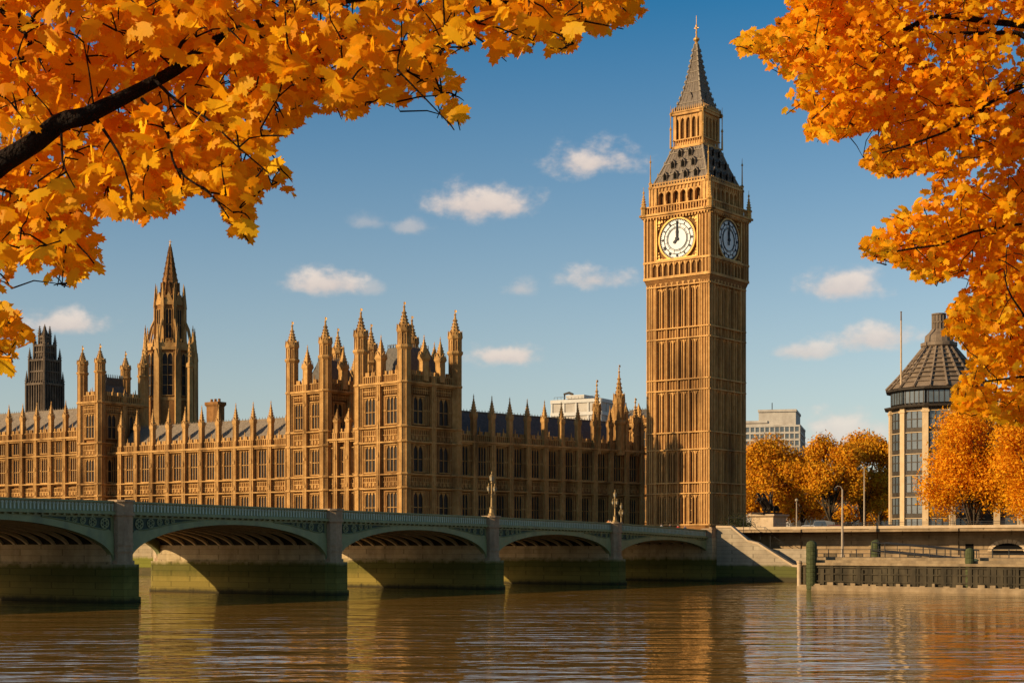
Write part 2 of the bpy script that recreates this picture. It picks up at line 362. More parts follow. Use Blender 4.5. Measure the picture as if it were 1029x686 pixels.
def water():
    mb = MB(); mb.add([(-5000, -3000, 0), (5000, -3000, 0), (5000, 6000, 0), (-5000, 6000, 0)], [(0, 1, 2, 3)])
    m = bpy.data.materials.new("river_water"); m.use_nodes = True
    nt = m.node_tree; N = nt.nodes; L = nt.links; b = N['Principled BSDF']
    b.inputs['Base Color'].default_value = (0.24, 0.108, 0.016, 1); b.inputs['Roughness'].default_value = 0.03
    b.inputs['IOR'].default_value = 1.33; b.inputs['Specular IOR Level'].default_value = 0.5
    geo = N.new('ShaderNodeNewGeometry')
    def nz(scale, sx, sy, rot, det, rough=0.55):
        mp = N.new('ShaderNodeMapping'); mp.inputs['Scale'].default_value = (sx, sy, 1); mp.inputs['Rotation'].default_value = (0, 0, rot)
        L.new(geo.outputs['Position'], mp.inputs[0])
        n = N.new('ShaderNodeTexNoise'); n.inputs['Scale'].default_value = scale; n.inputs['Detail'].default_value = det; n.inputs['Roughness'].default_value = rough
        L.new(mp.outputs[0], n.inputs['Vector']); return n.outputs['Fac']
    def mm(op, a, bb):
        n = N.new('ShaderNodeMath'); n.operation = op
        for i, v in enumerate((a, bb)):
            if isinstance(v, (int, float)): n.inputs[i].default_value = v
            else: L.new(v, n.inputs[i])
        return n.outputs[0]
    patch = mm('ADD', .35, mm('MULTIPLY', nz(.045, .5, 1.0, .2, 2), 1.2))          # calmer and choppier patches
    chop = mm('ADD', mm('MULTIPLY', nz(0.60, 0.40, 1.0, 0.08, 2, 0.5), 1.0), mm('MULTIPLY', nz(1.6, 0.45, 1.0, -0.12, 2, .5), 0.24))
    h = mm('ADD', mm('ADD', mm('MULTIPLY', nz(0.21, 0.36, 1.0, -0.05, 2, .5), 1.7), mm('MULTIPLY', chop, patch)), mm('MULTIPLY', nz(.07, 0.6, 1.0, .3, 1), 1.4))
    bp = N.new('ShaderNodeBump'); bp.inputs['Strength'].default_value = 1.0; bp.inputs['Distance'].default_value = 0.125
    L.new(h, bp.inputs['Height']); L.new(bp.outputs[0], b.inputs['Normal'])
    struct(mb.build("river_water", m))


water()

RW_P = Vector((-23.0, 279.0)); TR = radians(35.0); RW_N = Vector((-cos(TR), sin(TR)))
RW_E = Vector((8.2, 257.1))                            # palace wall meets the far side of the bridge
EM_A = Vector((33.4, 248.0)); TE = radians(36.0); EM_D = Vector((cos(TE), -sin(TE)))


def ground():
    a = RW_P + RW_N * 2500; r = EM_A + EM_D * 200
    mb = MB(); mb.add([(p[0], p[1], 7.5) for p in (a, RW_E, EM_A, r, (3500, r.y), (3500, 5000), (a.x, 5000))], [tuple(range(7))])
    struct(mb.build("ground", M_GROUND))
    mb = MB(); mb.slab([(-400, -150), (400, -150), (400, 18.4), (-400, 18.4)], -3, 3.32)
    struct(mb.build("quay_ground", M_GROUND))
    # road that comes off the bridge and a kerb on each side
    s0, s1 = 116.0, 330.0
    mb = MB(); mb.tf = (BO.x, BO.y, pi / 2 - TB)
    mb.add([(s0, 3.5, 7.506), (s1, 3.5, 7.506), (s1, 22.5, 7.506), (s0, 22.5, 7.506)], [(0, 1, 2, 3)])
    struct(mb.build("road", M_ASPHALT))
    mb = MB(); mb.tf = (BO.x, BO.y, pi / 2 - TB)
    mb.box(s0, s1, 3.2, 3.5, 7.4, 7.63); mb.box(s0, s1, 22.5, 22.8, 7.4, 7.63)
    struct(mb.build("kerb", M_COPING))
    # muddy foreshore below the palace wall
    mb = MB(); u = Vector((sin(TR), cos(TR))); vs = []; n = 60
    for i in range(n + 1):
        p = RW_E + (RW_P + RW_N * 700 - RW_E) * (i / n)
        for d, z in ((1.0, 1.4), (-7, 0.75 + 0.3 * sin(i * 1.7)), (-17 - 3 * sin(i * .9), -0.4)):
            q = p + u * d; vs.append((q.x, q.y, z))
    fs = []
    for i in range(n):
        for k in range(2): fs.append((i * 3 + k, i * 3 + k + 1, i * 3 + k + 4, i * 3 + k + 3))
    mb.add(vs, fs); struct(mb.build("foreshore", M_MUD))


ground()

# ------------------------------------------------------------------ gothic kit
_cache = {}


def window_mesh(w, h, lights, transom):
    key = ('win', round(w, 2), round(h, 2), lights, transom)
    if key in _cache: return _cache[key]
    f = MB(); t = 0.11
    f.box(-w / 2, -w / 2 + t, -0.34, -0.03, 0, h); f.box(w / 2 - t, w / 2, -0.34, -0.03, 0, h)
    lw = (w - 2 * t) / lights
    for k in range(1, lights):
        x = -w / 2 + t + k * lw; f.box(x - 0.05, x + 0.05, -0.28, -0.03, 0, h - 0.02)
    for k in range(lights):
        x0 = -w / 2 + t + k * lw; x1 = x0 + lw; xm = (x0 + x1) / 2; hh = lw * 0.95
        zs = [h - hh, h - hh * 0.45, h - hh * 0.12, h]
        f.prism([(x0 + .01, zs[0]), (x0 + lw * .14, zs[1]), (xm - lw * .12, zs[2]), (xm, zs[3] - .01), (x0 + .01, h - .01)], -0.26, -0.05)
        f.prism([(x1 - .01, zs[0]), (x1 - .01, h - .01), (xm, zs[3] - .01), (xm + lw * .12, zs[2]), (x1 - lw * .14, zs[1])], -0.26, -0.05)
    for k in range(transom):
        z = h * (k + 1) / (transom + 1) * 0.95; f.box(-w / 2 + t, w / 2 - t, -0.22, -0.05, z - 0.06, z + 0.06)
    f.box(-w / 2 - .1, w / 2 + .1, -0.5, -0.03, -0.16, 0.02)
    p = MB(); p.box(-w / 2 + .05, w / 2 - .05, -0.08, 0.02, 0.03, h - .03)
    _cache[key] = (f.mesh("window", M_STONE2), p.mesh("pane", M_GLASS))
    return _cache[key]


def put_window(parent, tf, x, z, w, h, lights=3, transom=1, y=0.0):
    fm, pm = window_mesh(w, h, lights, transom)
    mb = MB().set(tf); q = mb.P((x, y, z))
    o = link("window", fm, parent, q, tf[2]); link("pane", pm, o)
    return o


def crockets(mb, cx, cy, z0, z1, r0, r1, n, sides=4, size=0.16, a0=pi / 4):
    for i in range(n):
        t = (i + 0.5) / n; z = z0 + (z1 - z0) * t; r = r0 + (r1 - r0) * t
        for k in range(sides):
            a = a0 + 2 * pi * k / sides; s = size * (1 - 0.45 * t)
            mb.frus(cx + r * cos(a), cy + r * sin(a), z - s * .6, z + s, s, s, s * .35, s * .35)


def pinnacle_mesh(w, h, fat=1.0, gold=False):
    """square panelled shaft, gablets, crocketed spirelet and finial; base at z 0"""
    key = ('pin', round(w, 2), round(h, 2), fat, gold)
    if key in _cache: return _cache[key]
    m = MB(); a = w / 2; hs = h * 0.46
    m.box(-a, a, -a, a, -0.3, hs)
    for sx in (-1, 1):
        for sy in (-1, 1): m.box(sx * a - .06, sx * a + .06, sy * a - .06, sy * a + .06, -0.3, hs - .05)
    b = a * 1.45 * fat
    m.frus(0, 0, hs - h * .06, hs, a + .02, a + .02, b, b); m.box(-b, b, -b, b, hs, hs + h * .03)
    for k in range(4):                                   # gablets
        m.tf = (0, 0, k * pi / 2)
        m.prism([(-b * .8, hs + h * .03), (b * .8, hs + h * .03), (0, hs + h * .15)], -b - .01, -b * .55)
    m.tf = (0, 0, 0)
    for sx in (-1, 1):
        for sy in (-1, 1): m.frus(sx * b * .85, sy * b * .85, hs + h * .03, hs + h * .15, .09, .09, .01, .01)
    zt = h * 0.9
    m.frus(0, 0, hs + h * .03, zt, b * .82, b * .82, .05, .05)
    crockets(m, 0, 0, hs + h * .12, zt, b * .95, .06, 5, 4, .13)
    m.lathe(0, 0, [(.04, zt - .1), (.06, zt), (.17, zt + h * .015), (.06, zt + h * .03), (.03, h)], 6)
    m.box(-.16, .16, -.03, .03, zt + h * .045, zt + h * .06)
    _cache[key] = m.mesh("pinnacle", M_STONE2); return _cache[key]


def turret_meshes(r, z0, z1, z2, rings):
    """octagonal turret: shaft z0..z1, open collar, ogee cap with crockets up to z2; finial apart"""
    key = ('tur', r, z0, z1, z2, tuple(rings))
    if key in _cache: return _cache[key]
    m = MB()
    m.lathe(0, 0, [(r, z0), (r, z1)], 8)
    for k in range(8):
        a = pi / 8 + 2 * pi * k / 8
        m.tf = (0, 0, a); m.box(r - .07, r + .11, -.09, .09, z0, z1)
        m.tf = (0, 0, a + pi / 8); m.box(r * cos(pi / 8) - .05, r * cos(pi / 8) + .05, -.06, .06, z0 + 1, z1 - .5)
    m.tf = (0, 0, 0)
    for z in rings: m.lathe(0, 0, [(r + .05, z - .25), (r + .28, z - .06), (r + .28, z + .16), (r + .05, z + .3)], 8)
    H = z2 - z1
    m.lathe(0, 0, [(r + .02, z1 - .5), (r * 1.35, z1), (r * 1.35, z1 + H * .04), (r * 1.02, z1 + H * .06), (r * 0.98, z1 + H * .30), (r * 1.22, z1 + H * .34), (r * 1.22, z1 + H * .37),
                   (r * .86, z1 + H * .42), (r * .62, z1 + H * .55), (r * .34, z1 + H * .70), (r * .13, z1 + H * .86)], 8)
    for k in range(8):                                   # gablets and little pinnacles round the cap
        m.tf = (0, 0, pi / 2 + pi / 4 * k)
        m.prism([(-r * .38, z1 + H * .36), (r * .38, z1 + H * .36), (0, z1 + H * .50)], -r * 1.15, -r * .8)
        m.box(-.1, .1, -r * 1.04, -r * .9, z1 + H * .07, z1 + H * .29)
        m.tf = (0, 0, pi / 8 + pi / 4 * k)
        m.frus(r * 1.16, 0, z1 + H * .36, z1 + H * .52, .12, .12, .02, .02)
        m.box(r * .96, r * 1.12, -.08, .08, z1 + H * .05, z1 + H * .34)
        for i, (q, rr) in enumerate(((.46, .78), (.53, .68), (.60, .55), (.67, .42), (.75, .3))):
            m.frus(r * rr, 0, z1 + H * q - .08, z1 + H * q + .17, .14, .12, .05, .04)
    m.tf = (0, 0, 0)
    g = MB(); zt = z1 + H * .85
    g.lathe(0, 0, [(.10, zt), (.26, zt + .25), (.12, zt + .5), (.07, zt + .7), (.16, zt + .95), (.06, zt + 1.15), (.04, z2)], 6)
    g.box(0, .42, -.02, .02, z2 - .55, z2 - .15)
    _cache[key] = (m.mesh("corner_turret", M_STONE2), g.mesh("finial", M_GOLD)); return _cache[key]


def facade(wb, cb, parent, tf, L, nb, zb, levels, zpar, hpar, bw=0.85, bp=1.0, ends=(True, True), pin=None, lights=3, win_w=0.5, transom=1):
    """wb: wall mesh, cb: carved mesh (ribs, strings); local x along the wall, -y outwards"""
    wb.set(tf); cb.set(tf); p = L / nb
    zt = zpar
    for i in range(nb + 1):                              # buttresses
        if (i == 0 and not ends[0]) or (i == nb and not ends[1]): continue
        x = i * p
        cb.box(x - bw / 2, x + bw / 2, -bp, .05, zb, zt + hpar * .6)
        cb.box(x - bw / 2 - .1, x + bw / 2 + .1, -bp - .18, .06, zb, zb + 1.6)
        for xx in (x - bw / 2, x, x + bw / 2): cb.box(xx - .07, xx + .07, -bp - .1, -bp + .06, zb + 1.6, zt + hpar * .6)
        zz = zb + 4
        while zz < zt - 2:
            cb.frus(x, -bp - .12, zz, zz + 1.0, .2, .12, .05, .02); zz += 5.1
    for i in range(nb):
        x0 = i * p + bw / 2; x1 = (i + 1) * p - bw / 2; xm = (x0 + x1) / 2; w = x1 - x0
        for lv in levels:
            if lv[0] == 'win':
                z0, z1 = lv[1], lv[2]; ww = p * (lv[3] if len(lv) > 3 else win_w); li = lv[4] if len(lv) > 4 else lights
                wb.box(x0, xm - ww / 2, -.36, .03, z0 - .3, z1 + .3); wb.box(xm + ww / 2, x1, -.36, .03, z0 - .3, z1 + .3)
                wb.box(xm - ww / 2, xm + ww / 2, -.36, .03, z1, z1 + .3); wb.box(xm - ww / 2, xm + ww / 2, -.36, .03, z0 - .3, z0)
                g = (xm - ww / 2 - x0)
                for sgn, xa in ((1, x0), (-1, x1)):
                    k = max(1, int(g / .42))
                    for j in range(k):
                        xx = xa + sgn * g * (j + .75) / (k + .25); cb.box(xx - .055, xx + .055, -.46, -.32, z0 - .2, z1 + .25)
                    cb.box(min(xa, xa + sgn * g), max(xa, xa + sgn * g), -.41, -.33, z0 + (z1 - z0) * .47, z0 + (z1 - z0) * .53)
                cb.box(xm - ww / 2 - .1, xm + ww / 2 + .1, -.55, -.32, z1 + .04, z1 + .2)
                put_window(parent, tf, xm, z0, ww, z1 - z0, li, transom if z1 - z0 > 3.5 else 0)
            elif lv[0] == 'pan':
                z0, z1 = lv[1], lv[2]
                wb.box(x0, x1, -.30, .03, z0, z1)
                n = max(3, int(w / .46)); d = w / n
                for j in range(n):
                    xx = x0 + (j + .5) * d; cb.box(xx - .06, xx + .06, -.46, -.28, z0, z1)
                    if j < n - 1:
                        cb.prism([(xx + .06, z1 - .02), (xx + d - .06, z1 - .02), (xx + d - .06, z1 - .32), (xx + d / 2, z1 - .1), (xx + .06, z1 - .32)], -.40, -.28)
                        if (i + j) % 2 == 0 and z1 - z0 > 1.4:
                            cb.frus(xx + d / 2, -.36, z0 + .25, z0 + .9, .13, .1, .09, .06)
                cb.box(x0, x1, -.48, -.27, (z0 + z1) / 2 - .07, (z0 + z1) / 2 + .07)
    for lv in levels:
        if lv[0] == 'str':
            z = lv[1]; cb.box(-bw / 2 - .05, L + bw / 2 + .05, -bp - .07, .06, z - .12, z + .11); cb.box(-bw / 2, L + bw / 2, -bp + .45, .05, z - .3, z - .13)
    # cornice + pierced parapet
    cb.box(-bw / 2 - .1, L + bw / 2 + .1, -bp - .2, .07, zpar - .16, zpar + .2); cb.box(-bw / 2, L + bw / 2, -bp + .1, .05, zpar - .45, zpar - .17)
    hb = hpar * .62
    wb.box(0, L, -.34, .12, zpar + .2, zpar + hb)
    cb.box(0, L, -.5, .2, zpar + hb, zpar + hb + .16)
    n = int(L / .5); d = L / n
    for j in range(n):
        xx = (j + .5) * d; cb.box(xx - .07, xx + .07, -.48, -.3, zpar + .2, zpar + hb)
        if j % 3 != 2:
            cb.box(xx - d * .5, xx + d * .3, -.32, .05, zpar + hb + .16, zpar + hpar)
        if j % 6 == 0: cb.frus(xx, -.2, zpar + hb, zpar + hpar + .9, .16, .16, .03, .03)
    if pin:
        me = pinnacle_mesh(*pin)
        for i in range(nb + 1):
            if (i == 0 and not ends[0]) or (i == nb and not ends[1]): continue
            q = wb.P((i * p, -bp * .45, zpar + hpar * .6)); link("pinnacle", me, parent, q, tf[2])


def roof_prism(x0, x1, y0, y1, z0, z1, hip=0.0):
    mb = MB(); ym = (y0 + y1) / 2
    vs = [(x0, y0, z0), (x1, y0, z0), (x1, y1, z0), (x0, y1, z0), (x0 + hip, ym, z1), (x1 - hip, ym, z1)]
    mb.add(vs, [(3, 2, 1, 0), (0, 1, 5, 4), (2, 3, 4, 5), (1, 2, 5), (3, 0, 4)])
    mb.box(x0 + hip, x1 - hip, ym - .12, ym + .12, z1 - .15, z1 + .22)
    n = max(2, int((x1 - x0) / .8))
    for i in range(n + 1):                               # cresting on the ridge
        x = x0 + hip + (x1 - x0 - 2 * hip) * i / n; mb.frus(x, ym, z1 + .2, z1 + .6, .06, .06, .02, .02)
    return mb


ZG = 7.4
LOW = [('win', 10.0, 15.2), ('str', 15.9), ('pan', 16.15, 18.0), ('str', 18.4)]


def palace_wing(name, label, origin, rz, L, nb, levels, zpar, hpar, pin, depth, roof_mat, rz1, win_w=0.5, lights=3, right_end=False):
    t = thing(name, label, "palace wing", (origin[0], origin[1], 0), rz)
    wb, cb = MB(), MB()
    wb.box(0, L, 0, depth, ZG, zpar + .1)
    facade(wb, cb, t, (0, 0, 0), L, nb, ZG, levels, zpar, hpar, pin=pin, win_w=win_w, lights=lights)
    wb.build("wall", M_STONE, t); cb.build("carved_stonework", M_STONE2, t)
    roof_prism(.2, L - .2, .6, depth - .6, zpar + .1, rz1, 1.2).build("roof", roof_mat, t)
    return t


# A2: the river front between the towers, A1: beyond the far tower, C: the side towards the clock tower
LA2 = 51.0; TA = radians(34.0)
a2e = Vector((-42.9, 304.6)) + Vector((sin(TA), cos(TA))) * 0.8
a2o = a2e + Vector((-cos(TA), sin(TA))) * LA2
wing_a2 = palace_wing("palace_wing", "long sunlit wing with pale roof from the narrow tower to the twin corner towers", a2o, -TA, LA2, 11,
                      LOW + [('win', 18.7, 24.2)], 24.8, 2.1, (0.74, 7.6), 12, M_OLDROOF, 30.6, 0.48)
LA1 = 60.0
a1e = Vector((-91.1, 334.6)) + Vector((sin(TA), cos(TA))) * 1.0
a1o = a1e + Vector((-cos(TA), sin(TA))) * LA1
wing_a1 = palace_wing("palace_wing", "taller sunlit wing with short pinnacles running off behind the bridge at the far left", a1o, -TA, LA1, 13,
                      LOW[:3] + [('str', 18.8), ('win', 19.1, 24.3), ('str', 24.8), ('win', 25.4, 27.9)], 28.4, 2.2, (0.74, 6.8), 13, M_OLDROOF, 35.2, 0.47)
LC = 50.0; TC = radians(48.0)
co = Vector((-10.4, 294.9)) + Vector((-cos(TC), sin(TC))) * 0.7
wing_c = palace_wing("palace_wing", "shaded palace wing with a dark slate roof between the corner tower and the clock tower", co, pi / 2 - TC, LC, 11,
                     LOW + [('win', 18.7, 24.2)], 24.9, 2.1, (0.80, 7.8), 12, M_SLATE, 31.2, 0.48)
# larger turrets near its clock tower end
for x, zt, r in ((37.2, 39.0, .75), (43.6, 42.5, 1.05), (48.4, 36.0, .7)):
    tm, gm = turret_meshes(r, 24.0, 27.5 + (zt - 34) * .35, zt, ())
    o = link("corner_turret", tm, wing_c, (x, -0.4, 0)); link("finial", gm, o)


def pavilion(name, label, origin, rz, wl, wr, zc, ztur, levels, nbl=2, nbr=2, r=1.25, lights=3, win_w=.5, zroof=6.0, mids=True):
    """square pavilion tower, near corner at the origin: front runs to -x, right side to +y"""
    t = thing(name, label, "tower", (origin[0], origin[1], 0), rz)
    wb, cb = MB(), MB(); hp = 2.3
    wb.box(-wl, 0, 0, wr, ZG, zc + .2)
    facade(wb, cb, t, (-wl, 0, 0), wl, nbl, ZG, levels, zc, hp, ends=(False, False), lights=lights, win_w=win_w)
    facade(wb, cb, t, (0, 0, pi / 2), wr, nbr, ZG, levels, zc, hp, ends=(False, False), lights=2, win_w=win_w * .8)
    facade(wb, cb, t, (0, wr, pi), wl, nbl, ZG, levels[-5:], zc, hp, ends=(False, False), lights=lights, win_w=win_w)
    facade(wb, cb, t, (-wl, wr, -pi / 2), wr, nbr, ZG, levels[-5:], zc, hp, ends=(False, False), lights=2, win_w=win_w * .8)
    wb.build("wall", M_STONE, t); cb.build("carved_stonework", M_STONE2, t)
    rings = [l[1] for l in levels if l[0] == 'str'] + [zc]
    tm, gm = turret_meshes(r, ZG, zc + 6.2, ztur, rings)
    for x, y in ((-wl, 0), (0, 0), (0, wr), (-wl, wr)):
        o = link("corner_turret", tm, t, (x, y, 0)); link("finial", gm, o)
    if mids:
        pm = pinnacle_mesh(1.15, 8.2)
        for x, y in ((-wl * .5, -.3), (.3, wr * .36), (.3, wr * .68), (-wl * .5, wr + .3)): link("pinnacle", pm, t, (x, y, zc + .8))
    rb = MB(); cx, cy = -wl / 2, wr / 2
    rb.frus(cx, cy, zc, zc + zroof, wl / 2 - 1.3, wr / 2 - 1.3, wl / 2 - 3.4, wr / 2 - 3.6)
    n = 9
    for i in range(n + 1):
        for s in (-1, 1):
            x = cx + (wl / 2 - 3.4) * (2 * i / n - 1); y = cy + (wr / 2 - 3.6) * (2 * i / n - 1)
            rb.frus(x, cy + s * (wr / 2 - 3.6), zc + zroof - .05, zc + zroof + .7, .06, .06, .03, .03)
            rb.frus(cx + s * (wl / 2 - 3.4), y, zc + zroof - .05, zc + zroof + .7, .06, .06, .03, .03)
    for s in (-1, 1):
        rb.box(cx - wl / 2 + 3.4, cx + wl / 2 - 3.4, cy + s * (wr / 2 - 3.6) - .05, cy + s * (wr / 2 - 3.6) + .05, zc + zroof + .45, zc + zroof + .55)
    rb.build("roof", M_SLATE, t)
    return t


LT = LOW + [('win', 18.9, 23.6), ('str', 24.2), ('pan', 24.4, 26.6), ('str', 26.9), ('win', 27.5, 32.4), ('pan', 32.9, 34.3)]
t2 = pavilion("pavilion_tower", "nearest square corner tower with four turrets, joined to the slate roofed wing", (-19.3, 285.0), -radians(42), 11.4, 13.1, 34.8, 49.2, LT, r=1.18, zroof=7.0)
t1 = pavilion("pavilion_tower", "square corner tower just left of the nearest one, overlapped by its turret", (-34.9, 297.9), -radians(40), 9.2, 12.0, 34.5, 48.3, LT, r=1.12, zroof=6.4)
t0 = pavilion("pavilion_tower", "narrow square tower with four turrets just left of the tall spire", (-85.5, 330.5), -radians(36), 5.6, 11.5, 35.4, 47.2, LT[:8] + [('win', 28.0, 33.0), ('pan', 33.4, 34.8)], nbl=1, nbr=2, r=1.0, zroof=5.6, mids=False)

# link between the twin towers
lk_a = Vector((-34.9, 297.9)); lk_b = Vector((-27.9, 292.8)); d = lk_b - lk_a
palace_wing("palace_wing", "short low wing filling the gap between the twin corner towers", lk_a + Vector((.3, .5)), atan2(d.y, d.x), d.length, 3, LOW + [('win', 18.9, 23.6)], 25.2, 2.1, (.8, 4.6), 7, M_SLATE, 28.5, 0.42, 2)


# chimney stack on the river wing
def chimney():
    mb = MB(); x, y = at(216.5, 332), 332.0
    mb.box(-1.6, 1.6, -1, 1, 24, zat(405, 332) - .8); mb.frus(0, 0, zat(405, 332) - .8, zat(405, 332) - .3, 1.6, 1, 1.95, 1.3); mb.box(-1.9, 1.9, -1.25, 1.25, zat(405, 332) - .3, zat(405, 332) + .2)
    for k in range(3): mb.lathe(-1.1 + 1.1 * k, 0, [(.32, zat(405, 332) + .2), (.28, zat(405, 332) + .9)], 8)
    o = mb.build("chimney", M_STONE, wing_a2); m = Matrix.Translation((x, y, 0))
    q = Matrix.Rotation(TA, 4, 'Z') @ Matrix.Translation((-a2o.x, -a2o.y, 0)) @ m
    o.location = q.to_translation()


chimney()


# ------------------------------------------------------------------ central spire tower
def spire_tower():
    Y = 385.0; x = at(171, Y); k = Y / FPX
    t = thing("spire_tower", "tall sandstone tower with a tapering octagonal spire and lancet windows behind the long wing", "tower", (x, Y, 0), radians(6))
    z = lambda py: zat(py, Y)
    wb = MB(); cb = MB()
    R = 6.0
    wb.lathe(0, 0, [(R, 15), (R, z(352))], 8); wb.lathe(0, 0, [(R + .3, 15), (R + .3, z(405)), (R, z(402))], 8)
    ra = R * cos(pi / 8)
    for i in range(8):
        tf = (0, 0, pi / 4 * i); cb.set(tf); wb.set(tf)
        for xx in (-1.9, -1.55, 1.55, 1.9): cb.box(xx - .1, xx + .1, -ra - .3, -ra + .1, z(402), z(352))
        cb.box(-2.3, 2.3, -ra - .35, -ra + .1, z(404), z(401)); cb.box(-2.45, 2.45, -ra - .45, -ra + .1, z(354), z(351)); cb.box(-2.4, 2.4, -ra - .15, -ra + .1, z(351) + .01, z(347))
        for j in range(6): cb.frus(-2 + .8 * j, -ra, z(347), z(343), .18, .18, .06, .06)
        # second stage
        rb = 3.5 * cos(pi / 8)
        for xx in (-1.2, 1.2): cb.box(xx - .12, xx + .12, -rb - .25, -rb + .1, z(348), z(306))
        cb.box(-1.45, 1.45, -rb - .3, -rb + .1, z(308), z(305))
        cb.prism([(-1.2, z(306)), (1.2, z(306)), (0, z(295))], -rb - .2, -rb + .3)
        # corner buttress pinnacles
        tf = (0, 0, pi / 4 * i + pi / 8); cb.set(tf)
        cb.frus(0, -R - .1, 15, z(360), .75, .75, .65, .65)
        cb.frus(0, -R - .1, z(360), z(328), .62, .62, .03, .03); crockets(cb, 0, -R - .1, z(358), z(330), .6, .1, 6, 4, .2)
        cb.prism([(-.6, z(362)), (.6, z(362)), (0, z(353))], -R - .85, -R - .5)
        cb.tube([(0, -R + .6, z(345)), (0, -4.6, z(330)), (0, -3.5, z(320))], .28, 6)
        cb.frus(0, -3.6, z(348), z(310), .42, .42, .36, .36); cb.frus(0, -3.6, z(310), z(286), .45, .45, .03, .03)
        crockets(cb, 0, -3.6, z(308), z(290), .42, .08, 4, 4, .16)
    wb.set(); cb.set()
    wb.lathe(0, 0, [(4.6, z(352)), (3.9, z(344)), (3.5, z(340)), (3.5, z(304)), (2.7, z(298))], 8)
    # four big outer turrets a little apart
    for i in range(4):
        a = pi / 4 + pi / 2 * i; cx, cy = 7.3 * cos(a), 7.3 * sin(a)
        cb.lathe(cx, cy, [(.9, 15), (.8, z(372)), (1.05, z(371)), (1.05, z(368)), (.7, z(366)), (.6, z(358)), (.05, z(338 + 3 * (i % 2)))], 6)
        crockets(cb, cx, cy, z(362), z(342), .62, .1, 5, 6, .2, 0)
    wb.build("wall", M_STONE, t); cb.build("carved_stonework", M_STONE2, t)
    sb = MB(); sb.lathe(0, 0, [(2.7, z(303)), (2.35, z(296)), (1.6, z(279)), (.9, z(263)), (.3, z(249)), (.1, z(246))], 8)
    for i in range(8):
        a = pi / 8 + pi / 4 * i
        sb.tube([(2.6 * cos(a), 2.6 * sin(a), z(300)), (1.6 * cos(a), 1.6 * sin(a), z(279)), (.9 * cos(a), .9 * sin(a), z(263)), (.25 * cos(a), .25 * sin(a), z(248))], .14, 5)
        for q in range(9):
            f = q / 9; r = 2.5 * (1 - f) + .25 * f; zz = z(298) + (z(249) - z(298)) * f; sb.frus(r * cos(a) * 1.02, r * sin(a) * 1.02, zz, zz + .5, .2, .2, .05, .05)
        sb.set((0, 0, pi / 4 * i)); sb.prism([(-.45, z(296)), (.45, z(296)), (0, z(284))], -2.3, -1.4); sb.set()
    sb.build("spire", M_STONE, t)
    fb = MB(); fb.lathe(0, 0, [(.12, z(248)), (.35, z(246.5)), (.12, z(245)), (.06, z(241))], 6); fb.box(-.4, .4, -.04, .04, z(243.4), z(242.8)); fb.build("finial", M_GOLD, t)
    for i in range(8):
        tf = (ra * sin(pi / 4 * i), -ra * cos(pi / 4 * i), pi / 4 * i)
        put_window(t, tf, 0, z(399), 2.6, z(357) - z(399), 2, 3, y=0.02)
        rb = 3.5 * cos(pi / 8); tf = (rb * sin(pi / 4 * i), -rb * cos(pi / 4 * i), pi / 4 * i)
        put_window(t, tf, 0, z(342), 1.5, z(312) - z(342), 2, 1, y=0.02)


spire_tower()


def dark_tower():
    Y = 460.0; x = at(45, Y)
    t = thing("stepped_tower", "dark soot blackened stepped tower rising behind the far left wing", "tower", (x, Y, 0), -radians(30))
    z = lambda py: zat(py, Y)
    wb = MB(); cb = MB()
    H = [(3.55, z(460), z(386)), (2.95, z(386), z(362)), (2.0, z(362), z(347)), (1.0, z(347), z(338))]
    for (a, z0, z1) in H:
        wb.frus(0, 0, z0, z1, a, a, a * .93, a * .93)
        for k in range(4):
            cb.set((0, 0, k * pi / 2)); n = max(3, int(2 * a / .9))
            for j in range(n + 1):
                xx = -a + 2 * a * j / n; cb.box(xx * .96 - .13, xx * .96 + .13, -a - .18, -a * .9, z0, z1)
            cb.box(-a - .2, a + .2, -a - .35, -a * .9, z1 - .5, z1 + .1); cb.box(-a - .1, a + .1, -a - .25, -a * .9, (z0 + z1) / 2 - .2, (z0 + z1) / 2 + .2)
            for j in range(n): cb.frus(-a + 2 * a * (j + .5) / n, -a * .95, z1, z1 + .9, .22, .22, .05, .05)
            cb.lathe(a, -a, [(.55, z0), (.5, z1), (.62, z1 + .1), (.42, z1 + .6), (.05, z1 + 2.9 + a * .25)], 6); crockets(cb, a, -a, z1 + .6, z1 + 3, .5, .1, 4, 4, .18)
        cb.set()
    wb.frus(0, 0, z(338), z(328), .85, .85, .15, .15); crockets(wb, 0, 0, z(337), z(329), .85, .2, 5, 4, .2)
    wb.build("wall", M_DARKSTONE, t); cb.build("carved_stonework", M_DARKSTONE, t)
    f = MB(); f.lathe(0, 0, [(.2, z(330)), (.5, z(329)), (.2, z(328)), (.08, z(325.5))], 6); f.build("finial", M_DARKSTONE, t)

dark_tower()

# ------------------------------------------------------------------ clock tower
TT = radians(37.5)


